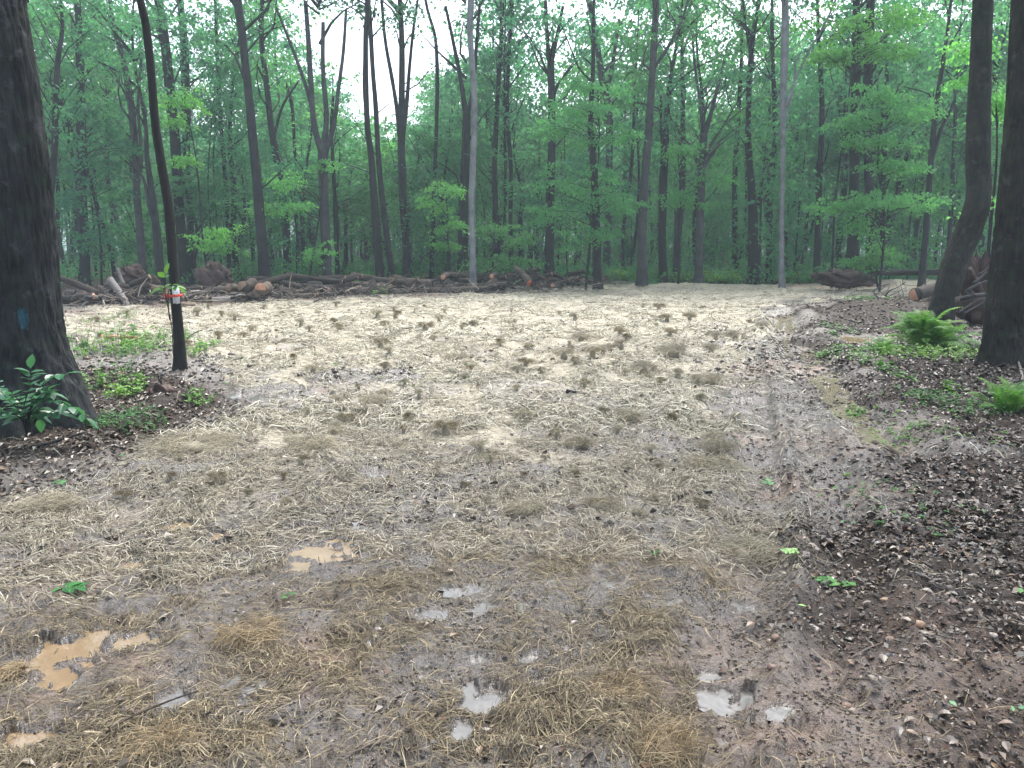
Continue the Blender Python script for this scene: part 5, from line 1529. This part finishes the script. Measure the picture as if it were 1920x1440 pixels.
# small ragged tufts all over the field: copies of five kinds
tp = [tuft('small ragged tuft', 900 + 20 * i, 720, 24 + 5 * i, 14 + 3 * i, 400 + i, dark=.95) for i in range(5)]
rs = np.random.RandomState(31)
pl, used = [], set()
while len(pl) < 130:
    px, py = rs.uniform(180, 1430), 572 + 400 * rs.rand() ** 1.3
    gx, gy = G(px, py)
    if masks(np.array([gx]), np.array([gy]))[0][0] < .3 or any(math.hypot(gx - a, gy - b) < .3 for a, b in pl):
        continue
    pl.append((gx, gy)); i = len(pl) % 5
    o = copy_tree(tp[i]) if i in used else tp[i]
    used.add(i)
    s = rs.uniform(.55, 1.1) * (.5 if gy < 6 else (.8 if gy < 10 else 1.15))
    o.location = (gx, gy, hz(gx, gy)); o.rotation_euler = (0, 0, rs.rand() * 6.28); o.scale = (s, s, s)
    row = 'far' if gy > 14 else ('middle' if gy > 7.5 else 'near')
    col = 'left' if px < 600 else ('right' if px > 1020 else 'centre')
    tag(o, 'small ragged tuft of pale straw on the %s %s of the straw field' % (row, col), 'straw tuft', 'small straw tufts on the %s %s of the field' % (row, col))

# ------------------------------------------------------------------ sticks, stones, dropped leaves
def stick(label, x0, y0, x1, y1, r, mat='bark_dark', seed=0, name='stick', cuts=(None, None), lift=0.):
    p, q = ground_at(x0, y0), ground_at(x1, y1)
    p[2] += r * .8 + .012; q[2] += r * .8 + .012 + lift
    make_log(name, label, p, q, r, r * .7, mat, cat='stick', cuts=cuts, seed=seed, kn=0, ns=10, bend=.03)
stick('short dark stick lying in the middle of the hay field', 1062, 744, 1098, 746, .025, seed=50)
stick('dark straight stick in the mud right of the lower straw', 1272, 938, 1334, 933, .012, seed=51)
stick('brown broken branch lying slanted on the right litter', 1640, 812, 1708, 856, .026, 'log', seed=52)
stick('thin dark stick slanting on the litter at lower right', 1812, 1232, 1852, 1275, .007, seed=53)
stick('split plank with orange face lying in weeds left of black stem', 192, 640, 258, 641, .05, 'cut_orange', seed=54, name='plank')
stick('thin twig lying on hay right of the black stem', 345, 640, 470, 628, .012, seed=55)
stick('thin twig slanting down from the black stem', 346, 662, 380, 634, .012, seed=56, lift=.12)
stick('thin twig on hay pointing to the weeds right of black stem', 385, 672, 425, 650, .01, seed=57)
stick('pale stick leaning at the base of the right edge trunk', 1916, 722, 1904, 694, .018, 'log_pale', seed=58, lift=.08)
stick('dark stick stuck slanting on the right dirt mound', 1652, 570, 1666, 552, .025, seed=59, lift=.25)
stick('long thin root lying across the mud at lower left', 200, 1395, 372, 1318, .004, 'log', seed=60)
stick('dark stick beside the leafy seedlings at left', 60, 850, 160, 830, .012, seed=62)
stick('small branch at the foot of the slim grey pole', 1452, 538, 1474, 532, .03, seed=63)

def stone(label, px, py, s, col, seed):
    rs = np.random.RandomState(seed); g = ground_at(px, py)
    n, m = 14, 9
    th, ph = np.meshgrid(np.linspace(0, 6.283, n, endpoint=False), np.linspace(-1.57, 1.57, m))
    k = .75 + .5 * fbm(np.cos(th) * np.cos(ph) + seed * 3, np.sin(th) * np.cos(ph) + np.sin(ph), .8, 2, seed)
    V = np.stack([np.cos(ph) * np.cos(th) * k * s, np.cos(ph) * np.sin(th) * k * s * .8, np.sin(ph) * k * s * .55], -1).reshape(-1, 3)
    i = np.arange(m - 1)[:, None] * n; j = np.arange(n)[None]
    F = np.stack([i + j, i + (j + 1) % n, i + n + (j + 1) % n, i + n + j], -1).reshape(-1, 4)
    mb = MB(); mb.add(V, F, col)
    tag(mb.obj('stone', M['stone'], loc=(g[0], g[1], g[2] + s * .25)), label, 'stone', 'small stones in the mud at lower right')
for i, a in enumerate([('brown rounded stone in the lower right mud', 1670, 1190, .028, (.17, .11, .08)), ('tan stone right of the brown rounded one', 1722, 1183, .026, (.26, .16, .10)), ('reddish clay stone low in the lower right mud', 1590, 1308, .022, (.16, .10, .075)),
 ('orange stone near the white puddle', 1455, 1212, .022, (.18, .12, .085)), ('flat tan stone above the tan pair', 1660, 1122, .022, (.25, .17, .11)), ('pale stone right of the flat tan one', 1785, 1135, .02, (.32, .22, .17)),
 ('dark grey stone below the tan pair', 1670, 1226, .025, (.11, .10, .11)), ('light stone far to the lower right', 1860, 1205, .02, (.34, .29, .25)), ('small red stone left in the mud above bottom puddle', 1448, 1280, .022, (.15, .10, .075)), ('dull red lump above the lower puddle', 1535, 1250, .014, (.15, .10, .08))]):
    stone(*a, seed=70 + i)

def fallen(label, px, py, s, n, cols, seed, name='leafy_twig', cat='leafy twig'):
    rs = np.random.RandomState(seed); g = ground_at(px, py); mb = MB()
    a0 = rs.rand() * 6.28
    if n > 1:
        V, F = tube([(0, 0, .015), (math.cos(a0) * s * 1.5, math.sin(a0) * s * 1.5, .02)], [.0025, .001], 5, 5); mb.add(V, F, (.4, .5, .3))
    t = np.linspace(0, 1, n)
    C = np.column_stack([np.cos(a0) * s * 1.5 * t, np.sin(a0) * s * 1.5 * t, np.full(n, .02)])
    an = a0 + np.where(np.arange(n) % 2, 1, -1) * .9 + rs.normal(0, .2, n)
    L = s * rs.uniform(.8, 1.2, n)
    V, F = ovate(C, L, L * .5, np.column_stack([rs.normal(0, .25, n), rs.normal(0, .25, n) - .15, np.ones(n)]), np.column_stack([np.cos(an), np.sin(an), rs.uniform(0, .25, n)]), .15, .15)
    mb.add(V, F, cols)
    tag(mb.obj(name, M['leaf_weed'], loc=(g[0], g[1], g[2] + .008), smooth=False), label, cat)
PALE, MID = (2.6, 2.0, 3.6), (.8, 1.0, .9)
fallen('bright green leafy twig dropped on the lower right litter', 1560, 1088, .055, 7, (1, 1.15, 1), 1)
fallen('second green leaf cluster right of the bright dropped twig', 1605, 1092, .06, 5, (.9, 1.1, 1), 2)
fallen('pale silvery green leafy twig above the bright green one', 1495, 1052, .045, 8, PALE, 3)
fallen('yellow green leafy twig on the mud at the right track', 1580, 888, .07, 9, (1.5, 1.4, 1), 4)
fallen('pale bluish leaf pair left of the red clay patch', 1440, 903, .06, 5, (1.6, 1.6, 3), 5)
fallen('pale oval leaf lying face up near the lower right corner', 1778, 1330, .045, 1, PALE, 6, 'fallen_leaf', 'leaf')
fallen('small pale leaf above the bright white puddle', 1493, 1172, .035, 1, PALE, 7, 'fallen_leaf', 'leaf')
fallen('pale leaf cluster at the lower right corner', 1895, 1350, .035, 4, PALE, 8)
fallen('dark green leafy sprig in the mud at lower left', 115, 1112, .06, 12, (.4, .75, .8), 9)
fallen('pale green sprig on the straw at left', 118, 912, .05, 8, (1.4, 1.5, 2), 10)
fallen('small green leaf by the brown straw heap', 527, 1135, .035, 3, MID, 11)
fallen('pale leaf near the massive trunk mud edge', 222, 862, .05, 2, PALE, 12, 'fallen_leaf', 'leaf')
fallen('green sprig at the right edge of the litter', 1912, 1122, .05, 4, (1.1, 1.2, 1.3), 13)
fallen('small green leaf in the straw right of centre', 1237, 1052, .03, 3, MID, 14)
fallen('tiny pale green leaf right of the yellow green twig', 1582, 965, .035, 2, (1.2, 1.4, 1.8), 15)

# ------------------------------------------------------------------ the misty air
def build_haze():
    m, nt, out = new_mat('haze')
    v = N(nt, 'ShaderNodeVolumePrincipled')
    v.inputs['Color'].default_value = (.76, .94, 1.0, 1)
    v.inputs['Density'].default_value = HAZE_DENSITY
    v.inputs['Anisotropy'].default_value = .2
    nt.links.new(v.outputs[0], out.inputs['Volume'])
    x0, x1, y0, y1, z0, z1 = -950, 950, -950, 950, -1.6, 27
    V = [(x, y, z) for z in (z0, z1) for y in (y0, y1) for x in (x0, x1)]
    F = [(0, 2, 3, 1), (4, 5, 7, 6), (0, 1, 5, 4), (2, 6, 7, 3), (0, 4, 6, 2), (1, 3, 7, 5)]
    mb = MB(); mb.add(V, np.array(F))
    tag(mb.obj('haze', m, smooth=False), 'thin pale mist hanging in the air under the trees', 'haze', kind='stuff')
build_haze()
